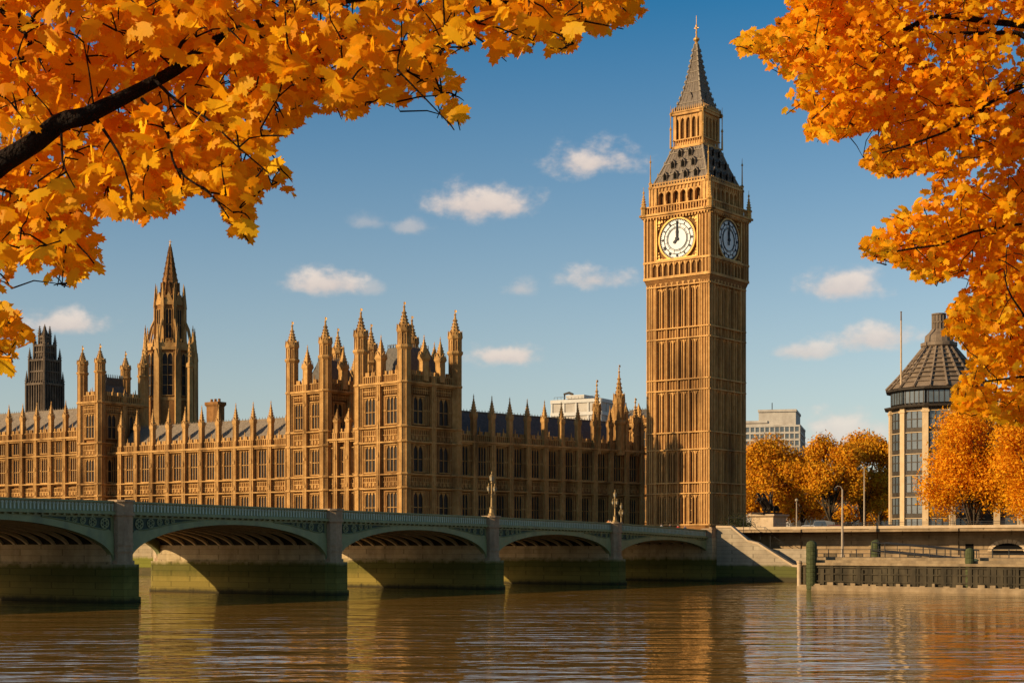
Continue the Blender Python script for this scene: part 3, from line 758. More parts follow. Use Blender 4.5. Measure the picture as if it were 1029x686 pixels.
def clock_tower():
    CX, CY = 36.1, 311.6
    t = thing("clock_tower", "tall golden clock tower with white dials and a gilded finial beside the bridge end", "clock tower", (CX, CY, 0), -TT)
    a = 6.45                                            # core half width
    zt = 56.5
    core, rib, rec = MB(), MB(), MB()
    core.box(-a, a, -a, a, ZG, zt)
    strs = [9.6, 15.6, 17.6, 24.0, 27.3, 35.4, 37.5, 45.4, 47.4, 55.6]
    segs = [(9.7, 15.4), (17.8, 23.8), (27.5, 35.2), (37.7, 45.2), (47.6, 55.2)]
    bands = [(15.8, 17.4), (24.2, 27.1), (35.6, 37.3), (45.6, 47.2)]
    cpw = 1.15
    for k in range(4):
        ang = k * pi / 2
        for m in (core, rib, rec): m.set((0, 0, ang))
        # corner pier (octagonal look: two stepped boxes)
        core.box(a - cpw, a + .5, -a - .5, -a + cpw, ZG, zt)
        rib.box(a - cpw - .25, a - cpw + .12, -a - .32, -a + .1, ZG, zt); rib.box(a - .1, a + .32, -a + cpw - .12, -a + cpw + .25, ZG, zt)
        for xx in (a - cpw, a - cpw * .45, a + .06, a + .5): rib.box(xx - .09, xx + .09, -a - .62, -a - .4, ZG, zt)
        for yy in (-a - .5, -a + .06, -a + cpw * .45, -a + cpw): rib.box(a + .4, a + .62, yy - .09, yy + .09, ZG, zt)
        nr = 8; x0 = -a + cpw + .3; x1 = a - cpw - .3; d = (x1 - x0) / nr
        for j in range(nr + 1):
            xx = x0 + d * j; big = j % 2 == 0
            rib.box(xx - (.17 if big else .1), xx + (.17 if big else .1), -a - (.55 if big else .34), -a + .05, ZG + 2, zt)
            if big: rib.box(xx - .07, xx + .07, -a - .68, -a - .52, ZG + 2, zt)
        for (z0, z1) in segs:
            for j in range(nr):
                xa = x0 + d * j + .15; xb = xa + d - .3; xm = (xa + xb) / 2
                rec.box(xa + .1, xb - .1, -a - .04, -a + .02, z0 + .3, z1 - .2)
                rib.box(xm - .05, xm + .05, -a - .16, -a - .02, z0, z1)
                hh = .8
                rib.prism([(xa, z1), (xa, z1 - hh), (xa + .18, z1 - hh * .4), (xm, z1 - .1), (xm, z1)], -a - .24, -a)
                rib.prism([(xb, z1), (xm, z1), (xm, z1 - .1), (xb - .18, z1 - hh * .4), (xb, z1 - hh)], -a - .24, -a)
        for (z0, z1) in bands:
            core.box(x0, x1, -a - .16, -a + .02, z0, z1)
            for j in range(nr * 2 + 1):
                xx = x0 + d * .5 * j; rib.box(xx - .07, xx + .07, -a - .34, -a - .1, z0, z1)
        for z in strs:
            rib.box(-a - .5, a + .5, -a - .76, -a + .05, z - .12, z + .11)
        # plinth
        core.box(-a - .75, a + .75, -a - .75, -a + .3, ZG - .4, ZG + 2.0)
        # corbel table at the head of the shaft
        for j in range(nr):
            xm = x0 + d * (j + .5)
            rib.prism([(xm - d / 2, 57), (xm - d / 2, 55.2), (xm - d * .33, 56.1), (xm, 56.6), (xm + d * .33, 56.1), (xm + d / 2, 55.2), (xm + d / 2, 57)], -a - .7, -a + .1)
        # a low dark door and lancets on the base
    for m in (core, rib, rec): m.set()
    core.frus(0, 0, 55.7, 57.2, a + .5, a + .5, a + 1.0, a + 1.0)
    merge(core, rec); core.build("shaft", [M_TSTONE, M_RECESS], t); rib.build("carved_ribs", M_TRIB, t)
    for k in range(4):
        ang = k * pi / 2; tf = (a * sin(ang), -a * cos(ang), ang)
        for xx in (-2.6, 0, 2.6): put_window(t, tf, xx, 10.2, 1.15, 4.6, 2, 1, y=-.1)

    # clock stage
    b = 7.35; st, cv, gd, dk = MB(), MB(), MB(), MB()
    st.box(-b + .5, b - .5, -b + .5, b - .5, 57.2, 69.4)
    zc = 64.5; R = 3.85
    for k in range(4):
        for m in (st, cv, gd, dk): m.set((0, 0, k * pi / 2))
        # corner shafts
        st.box(b - 1.6, b, -b, -b + 1.6, 57.2, 69.2)
        for xx in (b - 1.6, b - .8, b - .1): cv.box(xx - .1, xx + .1, -b - .16, -b + .1, 57.2, 69.2)
        for yy in (-b + .1, -b + .8, -b + 1.6): cv.box(b - .1, b + .16, yy - .1, yy + .1, 57.2, 69.2)
        # panel band under the dial
        cv.box(-b - .1, b + .1, -b - .22, -b + .6, 57.0, 57.5); cv.box(-b - .1, b + .1, -b - .25, -b + .6, 60.2, 60.6)
        n = 9
        for j in range(n + 1):
            xx = -b + 1.7 + (2 * b - 3.4) * j / n; cv.box(xx - .12, xx + .12, -b - .02, -b + .6, 57.5, 60.2)
        for j in range(n):
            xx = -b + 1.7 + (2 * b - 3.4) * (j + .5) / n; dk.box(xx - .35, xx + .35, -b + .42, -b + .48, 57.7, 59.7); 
            w2 = (2 * b - 3.4) / n / 2 - .12
            cv.prism([(xx - w2, 60.2), (xx - w2, 59.3), (xx - w2 * .5, 59.85), (xx, 60.05), (xx + w2 * .5, 59.85), (xx + w2, 59.3), (xx + w2, 60.2)], -b + .1, -b + .5)
        # dial surround: square frame and gilt spandrels round the dial
        q = 4.75
        gd.box(-q, -q + .3, -b - .05, -b + .6, 60.6, 68.9); gd.box(q - .3, q, -b - .05, -b + .6, 60.6, 68.9)
        gd.box(-q + .3, q - .3, -b - .05, -b + .6, 68.6, 68.9); gd.box(-q + .3, q - .3, -b - .05, -b + .6, 60.6, 60.85)
        for xx in (-b + 1.75, -q - .3, q + .3, b - 1.75): cv.box(xx - .14, xx + .14, -b + .1, -b + .6, 60.6, 69)
        for sx in (-1, 1):                               # carved corners of the square
            for sz in (-1, 1):
                for (u, v, s) in ((4.1, 3.7, .34), (3.5, 3.75, .24), (4.15, 3.0, .24), (4.2, 2.4, .15), (2.8, 3.8, .15)):
                    gd.frus(sx * u, -b + .35, zc + sz * v * .98 - s, zc + sz * v * .98 + s, s, .22, s * .5, .1)
            for zz in (61.6, 63.4, 65.2, 67):
                st.box(sx * 5.3 - .45, sx * 5.3 + .45, -b + .3, -b + .6, zz - .55, zz + .75); 
        # dial rim
        gd.ring(0, -b + .02, zc, R, R + .32, -b + .6, 48)
        # cornice
        cv.box(-b - .45, b + .45, -b - .45, -b + .8, 69.0, 69.35); cv.box(-b - .75, b + .75, -b - .75, -b + .9, 69.35, 69.75)
        for j in range(22):
            xx = -b + 2 * b * (j + .5) / 22; cv.box(xx - .12, xx + .12, -b - .42, -b, 68.65, 69.0)
    for m in (st, cv, gd, dk): m.set()
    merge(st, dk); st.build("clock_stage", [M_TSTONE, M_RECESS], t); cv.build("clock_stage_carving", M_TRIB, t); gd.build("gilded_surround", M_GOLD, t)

    for k in range(4):                                   # the four dials
        ang = k * pi / 2; tf = (0, 0, ang)
        f = MB().set(tf)
        n = 48; f.prism([(R * cos(2 * pi * i / n), zc + R * sin(2 * pi * i / n)) for i in range(n)], -b + .20, -b + .55)
        dial = f.build("clock_face", M_DIAL, t)
        g = MB().set(tf); y0, y1 = -b + .12, -b + .25
        for (r0, r1) in ((R - .16, R + .02), (R - .98, R - .86), (2.05, 2.16), (R * .60, R * .615)): g.ring(0, y0, zc, r0, r1, y1, 48)
        for i in range(60):
            an = 2 * pi * i / 60; c, s_ = sin(an), cos(an); r0, r1 = R - .34, R - .15; w = .05 if i % 5 else .09
            g.prism([(r0 * c - w * s_, zc + r0 * s_ + w * c), (r0 * c + w * s_, zc + r0 * s_ - w * c), (r1 * c + w * s_, zc + r1 * s_ - w * c), (r1 * c - w * s_, zc + r1 * s_ + w * c)], y0, y1)
        for i in range(12):
            an = 2 * pi * (i + .5) / 12; c, s_ = sin(an), cos(an); r0, r1 = 2.1, R - .9; w = .025
            g.prism([(r0 * c - w * s_, zc + r0 * s_ + w * c), (r0 * c + w * s_, zc + r0 * s_ - w * c), (r1 * c + w * s_, zc + r1 * s_ - w * c), (r1 * c - w * s_, zc + r1 * s_ + w * c)], y0 + .02, y1)
        g.build("tracery", M_INK, dial)
        romans = ["XII", "I", "II", "III", "IV", "V", "VI", "VII", "VIII", "IX", "X", "XI"]
        for h, word in enumerate(romans):
            nm = MB().set(tf)
            an = 2 * pi * h / 12; sc = .60; hgt = .74
            adv = {'I': .22, 'V': .42, 'X': .42}; tot = sum(adv[c] for c in word) * sc; x = -tot / 2; rr = R - .88 + .05
            def st_(xa, za, xb, zb, w=.07):
                pts = []
                dx, dz = xb - xa, zb - za; l = sqrt(dx * dx + dz * dz); px_, pz_ = -dz / l * w, dx / l * w
                for (u, v) in ((xa + px_, za + pz_), (xa - px_, za - pz_), (xb - px_, zb - pz_), (xb + px_, zb + pz_)):
                    v2 = rr - .76 + .05 + v + .03; v2 = (R - .95) + v * .72 - .0
                    pts.append((u * cos(an) + v2 * sin(an), zc - u * sin(an) + v2 * cos(an)))
                nm.prism(pts, y0 - .02, y1)
            for ch in word:
                w = adv[ch] * sc
                if ch == 'I': st_(x + w / 2, 0, x + w / 2, hgt)
                elif ch == 'V': st_(x + w * .12, hgt, x + w / 2, 0, .085); st_(x + w / 2, 0, x + w * .88, hgt, .05)
                else: st_(x + w * .1, hgt, x + w * .9, 0, .085); st_(x + w * .1, 0, x + w * .9, hgt, .05)
                x += w
            nm.build("numeral", M_INK, dial)
        hd = MB().set(tf)
        tl = radians(228 if k == 0 else 262)
        hd.prism([(-.17, zc - .2), (.17, zc - .2), (.20, zc + 1.1), (.08, zc + 3.35), (-.08, zc + 3.35), (-.20, zc + 1.1)], -b - .06, -b + .02)
        hd.prism([(.13 * sin(tl), zc - .13 * cos(tl)), (-.13 * sin(tl), zc + .13 * cos(tl)), (.95 * cos(tl) - .24 * sin(tl), zc + .95 * sin(tl) + .24 * cos(tl)), (1.15 * cos(tl), zc + 1.15 * sin(tl)), (.95 * cos(tl) + .24 * sin(tl), zc + .95 * sin(tl) - .24 * cos(tl))][::-1], -b - .05, -b + .03)
        n = 16; hd.prism([(.34 * cos(2 * pi * i / n), zc + .34 * sin(2 * pi * i / n)) for i in range(n)], -b - .12, -b + .1)
        hd.build("minute_hand", M_INK, dial)
        hh = MB().set(tf)
        hh.prism([(-.16, zc), (.16, zc), (.30, zc + 1.3), (.26, zc + 1.55), (0, zc + 2.25), (-.26, zc + 1.55), (-.30, zc + 1.3)], -b + .04, -b + .1)
        hh.build("hour_hand", M_INK, dial)

    # belfry
    b2 = 6.45; bf, bc, bk = MB(), MB(), MB()
    bf.box(-b2 + .9, b2 - .9, -b2 + .9, b2 - .9, 69.5, 75.2)
    for k in range(4):
        for m in (bf, bc, bk): m.set((0, 0, k * pi / 2))
        bf.box(b2 - 1.5, b2 + .15, -b2 - .15, -b2 + 1.5, 69.7, 75.0)
        for xx in (b2 - 1.4, b2 - .6, b2 + .1): bc.box(xx - .1, xx + .1, -b2 - .3, -b2, 69.7, 75); bc.box(b2, b2 + .3, -xx - .1, -xx + .1, 69.7, 75)
        # balustrade
        bc.box(-b, b, -b - .1, -b + .3, 71.1, 71.35); n = 24
        for j in range(n + 1):
            xx = -b + 2 * b * j / n; bc.box(xx - .1, xx + .1, -b, -b + .2, 69.7, 71.1)
        for j in range(0, n + 1, 4): bc.frus(-b + 2 * b * j / n, -b + .1, 71.3, 72.1, .14, .14, .03, .03)
        # arcade
        nA = 6; x0 = -b2 + 1.5; w = (2 * b2 - 3.0) / nA
        for j in range(nA + 1): bf.box(x0 + w * j - .2, x0 + w * j + .2, -b2, -b2 + .95, 69.7, 74.2)
        for j in range(nA):
            xm = x0 + w * (j + .5); h = w / 2 - .2
            bf.prism([(xm - h, 74.2), (xm - h, 73.2), (xm - h * .75, 73.75), (xm, 74.1), (xm + h * .75, 73.75), (xm + h, 73.2), (xm + h, 74.2)], -b2 + .08, -b2 + .6)
            bk.box(xm - h + .02, xm + h - .02, -b2 + .82, -b2 + .88, 71, 74.0)
        bf.box(-b2 + .02, b2 - .02, -b2 + .03, -b2 + 1, 74.2, 75.1)
        bc.box(-b2 - .35, b2 + .35, -b2 - .35, -b2 + .6, 74.9, 75.3)
        for j in range(16): bc.box(-b2 + .4 + (2 * b2 - .8) * j / 15 - .12, -b2 + .4 + (2 * b2 - .8) * j / 15 + .12, -b2 - .2, -b2 + .1, 74.3, 74.9)
        for j in range(20): bc.frus(-b2 + 2 * b2 * (j + .5) / 20, -b2 - .2, 75.3, 76.1, .14, .1, .04, .04)
        bc.box(-b2 - .2, b2 + .2, -b2 - .28, -b2 - .1, 75.7, 75.85)
    for m in (bf, bc, bk): m.set()
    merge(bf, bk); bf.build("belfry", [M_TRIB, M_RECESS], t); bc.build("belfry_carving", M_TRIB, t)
    pm = MB(); pm.lathe(0, 0, [(.55, -.4), (.5, 1.2), (.7, 1.5), (.42, 1.9), (.1, 4.2), (.22, 4.5), (.05, 4.9), (.04, 5.6)], 6); crockets(pm, 0, 0, 2, 4, .45, .12, 4, 4, .14)
    pme = pm.mesh("pinnacle", M_GOLD)
    pl = MB(); pl.lathe(0, 0, [(.3, -.2), (.26, .8), (.4, 1.0), (.14, 1.4), (.09, 5.0), (.22, 5.2), (.06, 5.6), (.03, 6.6)], 6); plm = pl.mesh("pinnacle", M_GOLD)
    for sx in (-1, 1):
        for sy in (-1, 1):
            link("pinnacle", pme, t, (sx * (b + .1), sy * (b + .1), 69.7)); link("pinnacle", plm, t, (sx * (b2 + .05), sy * (b2 + .05), 75.0))
    # lower iron roof, concave, with lucarnes
    rr_ = MB(); rf = MB(); prof = [(6.35, 75.2), (5.35, 77.6), (4.55, 79.6), (3.75, 81.9), (3.35, 83.0)]
    for (r0, z0), (r1, z1) in zip(prof, prof[1:]): rf.frus(0, 0, z0, z1, r0, r0, r1, r1)
    for k in range(4):
        rf.set((0, 0, k * pi / 2)); rr_.set((0, 0, k * pi / 2))
        for z in (77.4, 79.7, 81.9):
            r = next(r0 + (r1 - r0) * (z - z0) / (z1 - z0) for (r0, z0), (r1, z1) in zip(prof, prof[1:]) if z0 <= z <= z1)
            rr_.box(-r, r, -r - .14, -r + .1, z, z + .2)
            for j in range(9): rr_.frus(-r + 2 * r * j / 8, -r - .05, z + .15, z + .7, .11, .11, .03, .03)
        for i in range(13):                              # standing seams
            f = -1 + 2 * i / 12
            rr_.tube([(r * f, -r - .02, z) for (r, z) in prof], .08, 4)
        rr_.tube([(r, -r, z) for (r, z) in prof], .2, 6)
    rf.set(); rf.build("roof", M_IRONROOF, t); rr_.build("roof_ribs", M_ROOFRIB, t)
    lu, lk = MB(), MB()
    lu.box(-.45, .45, -.22, .8, 0, 1.0); lu.prism([(-.6, 1.0), (.6, 1.0), (0, 1.8)], -.32, 1.2); lk.box(-.36, .36, -.27, -.2, .06, 1.02); lk.prism([(-.36, 1.02), (.36, 1.02), (0, 1.5)], -.35, -.3)
    lum, lkm = lu.mesh("dormer", M_IRONROOF), lk.mesh("dormer_opening", M_VOID)
    for k in range(4):
        q = MB().set((0, 0, k * pi / 2))
        for (z, r, n) in ((76.3, 5.85, 4), (78.7, 4.9, 3), (80.9, 4.1, 2)):
            for j in range(n):
                o = link("dormer", lum, t, q.P(((j - (n - 1) / 2) * 2.3, -r, z)), k * pi / 2); link("dormer_opening", lkm, o)
    # lantern
    c = 3.2; ln, lg, ld = MB(), MB(), MB()
    ln.box(-c + .5, c - .5, -c + .5, c - .5, 82.8, 90.4)
    for k in range(4):
        for m in (ln, lg, ld): m.set((0, 0, k * pi / 2))
        lg.box(-c - .35, c + .35, -c - .35, -c + .4, 82.8, 83.3); lg.box(-c - .2, c + .2, -c - .2, -c + .3, 84.4, 84.6)
        lg.box(-c - .4, c + .4, -c - .4, -c + .4, 89.3, 89.8); lg.box(-c - .55, c + .55, -c - .55, -c + .4, 89.8, 90.05)
        for j in range(13): lg.box(-c + 2 * c * j / 12 - .06, -c + 2 * c * j / 12 + .06, -c - .1, -c + .1, 83.3, 84.4)
        for j in range(15): lg.frus(-c + 2 * c * j / 14, -c - .4, 90.05, 90.9, .11, .1, .03, .03)
        nA = 5; w = 2 * c / nA
        for j in range(nA + 1): ln.box(-c + w * j - .17, -c + w * j + .17, -c, -c + .6, 84.5, 89.3)
        for j in range(nA):
            xm = -c + w * (j + .5); h = w / 2 - .17
            ln.prism([(xm - h, 89.3), (xm - h, 87.7), (xm - h * .7, 88.4), (xm, 88.8), (xm + h * .7, 88.4), (xm + h, 87.7), (xm + h, 89.3)], -c + .05, -c + .5)
            ld.box(xm - h + .02, xm + h - .02, -c + .46, -c + .49, 84.6, 88.7)
    for m in (ln, lg, ld): m.set()
    merge(ln, ld); ln.build("lantern", [M_TRIB, M_RECESS], t); lg.build("lantern_carving", M_TRIB, t)
    lp = MB(); lp.lathe(0, 0, [(.2, 0), (.14, 3.5), (.26, 3.7), (.08, 4.3), (.1, 6.4), (.24, 6.7), (.05, 7.1), (.03, 8.4)], 6); lpm = lp.mesh("pinnacle", M_GOLD)
    for sx in (-1, 1):
        for sy in (-1, 1): link("pinnacle", lpm, t, (sx * 3.65, sy * 3.65, 83.0)); 
    # spire
    sr_ = MB(); sp = MB(); prof = [(3.15, 90.1), (2.4, 92.2), (1.75, 94.6), (1.15, 97.6), (.62, 101.0), (.28, 103.6)]
    for (r0, z0), (r1, z1) in zip(prof, prof[1:]): sp.frus(0, 0, z0, z1, r0, r0, r1, r1)
    for k in range(4):
        sp.set((0, 0, k * pi / 2)); sr_.set((0, 0, k * pi / 2)); sr_.tube([(r, -r, z) for (r, z) in prof], .15, 6)
        for i in range(7): f = -1 + 2 * i / 6; sr_.tube([(r * f, -r - .02, z) for (r, z) in prof], .06, 4)
        for i in range(12):
            f = i / 12; z = 90.6 + 12.6 * f
            r = next(r0 + (r1 - r0) * (z - z0) / (z1 - z0) for (r0, z0), (r1, z1) in zip(prof, prof[1:]) if z0 <= z <= z1)
            sr_.frus(r + .08, -r - .08, z, z + .6, .2, .2, .05, .05)
            if i % 2: sr_.box(-r, r, -r - .09, -r + .05, z, z + .13)
        sp.box(-.4, .4, -2.5, -1.6, 91.8, 92.8); sp.prism([(-.5, 92.8), (.5, 92.8), (0, 93.8)], -2.5, -1.2)
    sp.set(); so_ = sp.build("spire", M_IRONROOF, t); sr_.build("spire_ribs", M_ROOFRIB, so_)
    fn = MB(); fn.lathe(0, 0, [(.28, 103.3), (.42, 103.7), (.24, 104.0), (.60, 104.4), (.62, 104.7), (.22, 105.0), (.12, 105.5), (.2, 106.0), (.1, 106.3), (.2, 107.3), (.06, 107.6), (.05, 109.2)], 8)
    fn.box(-.5, .5, -.05, .05, 106.7, 106.85); fn.box(-.05, .05, -.5, .5, 106.7, 106.85); fn.build("finial", M_GOLD, t)


clock_tower()

# sunlit stone range behind the clock tower, left of it
tq = thing("gabled_range", "small pale stone range peeping out between the dark wing and the clock tower", "building", (at(643, 352), 352.0, 0), -radians(40))
wb, cb = MB(), MB(); wb.box(-7, 7, 0, 9, ZG, 33)
facade(wb, cb, tq, (-7, 0, 0), 14, 4, ZG, [('win', 11, 16), ('str', 17), ('win', 19, 25), ('str', 26.2), ('win', 27.4, 31)], 32.4, 2, pin=(.7, 3.6), win_w=.45, lights=2)
wb.build("wall", M_STONE, tq); cb.build("carved_stonework", M_STONE2, tq)
roof_prism(-7, 7, .6, 8.4, 33, 36, 1).build("roof", M_SLATE, tq)

# ------------------------------------------------------------------ palace river wall
rw = thing("river_wall", "stone river wall with a green weed line under the palace, seen through the arches", "wall", (RW_E.x, RW_E.y, 0), atan2(RW_N.y, RW_N.x))
mb = MB(); mb.box(-4, 700, -1.2, 0.4, -1.5, 7.7); mb.build("wall", M_RIVERWALL, rw)
mb = MB(); mb.box(-4, 700, -1.4, 0.62, 7.7, 8.0)
for i in range(80): mb.box(4 + i * 7.5, 5 + i * 7.5, .3, .75, -1.4, 7.69)
mb.build("coping", M_COPING, rw)

# ------------------------------------------------------------------ bridge
SPAN = 29.9; BW = 26.0


def zpar(s):
    pts = [(-110, 9.30), (-60, 9.45), (-30, 9.48), (0, 9.44), (29.9, 9.24), (59.8, 8.98), (89.7, 8.60), (104, 8.25), (118, 7.85), (140, 7.7)]
    for (a, za), (b, zb) in zip(pts, pts[1:]):
        if s <= b:
            f = max(0, (s - a) / (b - a)); return za + (zb - za) * f
    return pts[-1][1]


def bridge():
    t = thing("road_bridge", "green iron arch bridge with granite piers crossing the river to the clock tower", "bridge", (BO.x, BO.y, 0), pi / 2 - TB)
    S0, S1 = -61.5, 118.2
    piers = [-59.8, -29.9, 0, 29.9, 59.8, 89.7]
    def strip(mb, s0, s1, y0, y1, zlo, zhi, step=3.0):
        n = max(1, int((s1 - s0) / step))
        for i in range(n):
            a = s0 + (s1 - s0) * i / n; b = s0 + (s1 - s0) * (i + 1) / n; e = .004
            vs = [(a, y0, zlo(a)), (b, y0, zlo(b)), (b, y1, zlo(b)), (a, y1, zlo(a)), (a, y0, zhi(a)), (b, y0, zhi(b)), (b, y1, zhi(b)), (a, y1, zhi(a))]
            fs = [(3, 2, 1, 0), (4, 5, 6, 7), (0, 1, 5, 4), (2, 3, 7, 6)]
            if i == 0: fs.append((3, 0, 4, 7))
            if i == n - 1: fs.append((1, 2, 6, 5))
            mb.add(vs, fs)
    # deck
    dk = MB(); strip(dk, S0, S1 + 8, .25, BW - .25, lambda s: zpar(s) - 1.75, lambda s: zpar(s) - 1.15); dk.build("deck", M_ASPHALT, t)
    bounds = piers + [119.0]
    spans = [(bounds[i], bounds[i + 1]) for i in range(len(bounds) - 1)]
    hp = 1.0
    for si, (p0, p1) in enumerate(spans):
        last = si == len(spans) - 1
        a = p0 + hp; b = p1 - (hp if not last else .6); mid = (a + b) / 2; half = (b - a) / 2
        zs = 3.75; crown = zpar(mid) - 1.50 - .42; rise = crown - zs
        arc = lambda x, o=0.0: zs - o * .0 + rise * sqrt(max(0.0, 1 - min(1.0, abs((x - mid) / half)) ** 2.0)) 
        n = 40
        xs = [mid - half * cos(pi * i / n) for i in range(n + 1)]
        for y0, y1, sgn in ((0.0, .5, -1), (BW - .5, BW, 1)):
            f0 = y0 - .14 if sgn < 0 else y0; f1 = y1 if sgn < 0 else y1 + .14
            # arch ring, thicker at the springing
            rg = MB()
            vs = []; fs = []
            for i, x in enumerate(xs):
                th = pi * i / n; ex = .50 + .12 * (1 - sin(th)); zi = arc(x); zo = min(zi + ex / max(.30, sin(th)) if 0 < i < n else zi + 1.6, zpar(x) - 1.46)
                ox = x
                for yy in (f0, f1): vs.append((x, yy, zi)); vs.append((ox, yy, max(zo, zi + .3)))
            for i in range(n):
                k = i * 4; j = k + 4
                fs += [(k, j, j + 1, k + 1), (k + 2, k + 3, j + 3, j + 2), (k, k + 2, j + 2, j), (k + 1, j + 1, j + 3, k + 3)]
            rg.add(vs, fs); rg.build("arch_ring", M_GREEN, t)
            # spandrel plate above the ring
            sp = MB(); vs = []; fs = []
            for i, x in enumerate(xs):
                zb = min(arc(x) + .3, zpar(x) - 1.5); zt = zpar(x) - 1.22
                for yy in (y0, y1): vs += [(x, yy, zb), (x, yy, zt)]
            for i in range(n):
                k = i * 4; j = k + 4
                fs += [(k, j, j + 1, k + 1), (k + 2, k + 3, j + 3, j + 2), (k, k + 2, j + 2, j), (k + 1, j + 1, j + 3, k + 3)]
            sp.add(vs, fs)
            # solid end down the pier
            sp.box(a - .5, a, y0, y1, zs - .6, zpar(a) - 1.3); sp.box(b, b + .5, y0, y1, zs - .6, zpar(b) - 1.3)
            sp.build("spandrel", M_GREEN, t)
            # dark scrollwork panel near each pier
            yf = y0 - .05 if sgn < 0 else y1 + .05; yo = y0 - .12 if sgn < 0 else y1 + .12
            for e, d in ((a, 1), (b, -1)):
                w = half * .62; ptop = []; pbot = []
                for i in range(13):
                    x = e + d * (.35 + w * i / 12); th = math.acos(max(-1, min(1, (mid - x) / half))); zb = arc(x) + (.50 + .12 * (1 - sin(th))) / max(.30, sin(th)) + .10
                    zt = zpar(x) - 1.50
                    if zb < zt - .04: ptop.append((x, zt)); pbot.append((x, zb))
                if len(ptop) > 2:
                    pb = MB(); poly = pbot + ptop[::-1]
                    if d < 0: poly = poly[::-1]
                    pb.prism(poly, min(yf, y0 + .02 if sgn < 0 else y1 - .02), max(yf, y0 + .02 if sgn < 0 else y1 - .02))
                    pn = pb.build("spandrel_panel", M_GREEND, t)
                    ob = MB(); loop = poly + [poly[0]]
                    yr = (yf - .03) if sgn < 0 else yf + .03
                    ob.tube([(q[0], yr, q[1]) for q in loop], .055, 5)
                    # scrolls: rings of falling size with leaves
                    for i, f in enumerate((.035, .20, .33, .44, .53)):
                        x = e + d * (.35 + w * f + .45); k = min(len(ptop) - 1, max(0, int(f * 12 + .5)))
                        hh = (ptop[k][1] - pbot[k][1]); r = min(hh * .40, .75 - .1 * i)
                        if r < .1: continue
                        zc = (ptop[k][1] + pbot[k][1]) / 2 + .06
                        if sgn < 0:
                            ob.ring(x, yr - .06, zc, r * .82, r, yr + .02, 18); ob.ring(x, yr - .05, zc, r * .35, r * .5, yr + .02, 12)
                            for q in range(6):
                                an = q * pi / 3 + i; ob.prism([(x + r * .5 * cos(an), zc + r * .5 * sin(an)), (x + r * .72 * cos(an - .3), zc + r * .72 * sin(an - .3)), (x + r * .84 * cos(an), zc + r * .84 * sin(an)), (x + r * .72 * cos(an + .3), zc + r * .72 * sin(an + .3))], yr - .05, yr + .02)
                    ob.build("scrollwork", M_GREEN, pn)
        zs = 4.95; rise = crown - zs
        # soffit: ribs across the width, plates between
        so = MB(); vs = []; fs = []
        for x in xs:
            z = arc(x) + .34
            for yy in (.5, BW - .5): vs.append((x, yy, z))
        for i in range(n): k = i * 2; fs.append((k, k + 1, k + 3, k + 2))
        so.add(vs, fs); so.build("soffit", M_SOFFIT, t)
        rb = MB(); nr = 13
        for r in range(1, nr):
            y = .5 + (BW - 1.0) * r / nr; vs = []; fs = []
            for x in xs:
                z = arc(x)
                for yy in (y - .15, y + .15): vs += [(x, yy, z + .0), (x, yy, z + .38)]
            for i in range(n):
                k = i * 4; j = k + 4
                fs += [(k, j, j + 1, k + 1), (k + 2, k + 3, j + 3, j + 2), (k, k + 2, j + 2, j)]
            rb.add(vs, fs)
        for q in (3, 6, 9):
            x = mid - half * cos(pi * q / 12); z = arc(x) + .16; rb.box(x - .06, x + .06, .5, BW - .5, z, z + .16)
        rb.build("soffit_ribs", M_RIB, t)
    # parapets and cornice
    edges = [-61.5] + piers[1:] + [S1]
    for (y0, sgn) in ((0.0, -1), (BW, 1)):
        for i in range(len(edges) - 1):
            a = edges[i] + (.9 if i else 0); b = edges[i + 1] - .9
            yi = y0 + .3 * -sgn * 1.0; lo, hi = (y0 - .1, y0 + .2) if sgn < 0 else (y0 - .2, y0 + .1)
            pa = MB()
            strip(pa, a, b, lo + .1, hi - .1, lambda s: zpar(s) - 1.0, lambda s: zpar(s) - .16)
            pr = pa.build("parapet", M_GREEN, t)
            bl = MB(); n = int((b - a) / .42)
            for j in range(n):
                s = a + (b - a) * (j + .5) / n; z = zpar(s)
                o0, o1 = (lo + .02, lo + .2) if sgn < 0 else (hi - .2, hi - .02)
                bl.box(s - .075, s + .075, o0, o1, z - .94, z - .22); bl.box(s - .14, s + .14, o0 - .0, o1, z - .42, z - .28)
            bl.build("balusters", M_GREENL, pr)
            rl = MB(); strip(rl, a, b, lo - .12, hi + .12, lambda s: zpar(s) - .16, zpar); strip(rl, a, b, lo - .2, hi + .1, lambda s: zpar(s) - 1.14, lambda s: zpar(s) - .98)
            strip(rl, a, b, lo - .34, hi + .1, lambda s: zpar(s) - 1.26, lambda s: zpar(s) - 1.14)
            n = int((b - a) / .8)
            for j in range(n):
                s = a + (b - a) * (j + .5) / n; z = zpar(s) - 1.26; rl.box(s - .12, s + .12, lo - .22 if sgn < 0 else lo, hi if sgn < 0 else hi + .22, z - .14, z)
            rl.build("rail", M_GREEN, pr)
    # piers
    for p in piers:
        pm = MB(); w = 1.62
        zt = 3.55
        pm.slab([(p - w, -.4), (p - w * .55, -1.4), (p + w * .55, -1.4), (p + w, -.4), (p + w, BW + .4), (p + w * .55, BW + 1.4), (p - w * .55, BW + 1.4), (p - w, BW + .4)], -4, zt)
        pm.slab([(p - w - .12, -.5), (p - w * .55 - .1, -1.55), (p + w * .55 + .1, -1.55), (p + w + .12, -.5), (p + w + .12, BW + .5), (p + w * .55 + .1, BW + 1.55), (p - w * .55 - .1, BW + 1.55), (p - w - .12, BW + .5)], -4, .5)
        pm.box(p - 1.25, p + 1.25, .1, BW - .1, zt - .1, 5.4)
        pr = pm.build("pier", M_PIER, t)
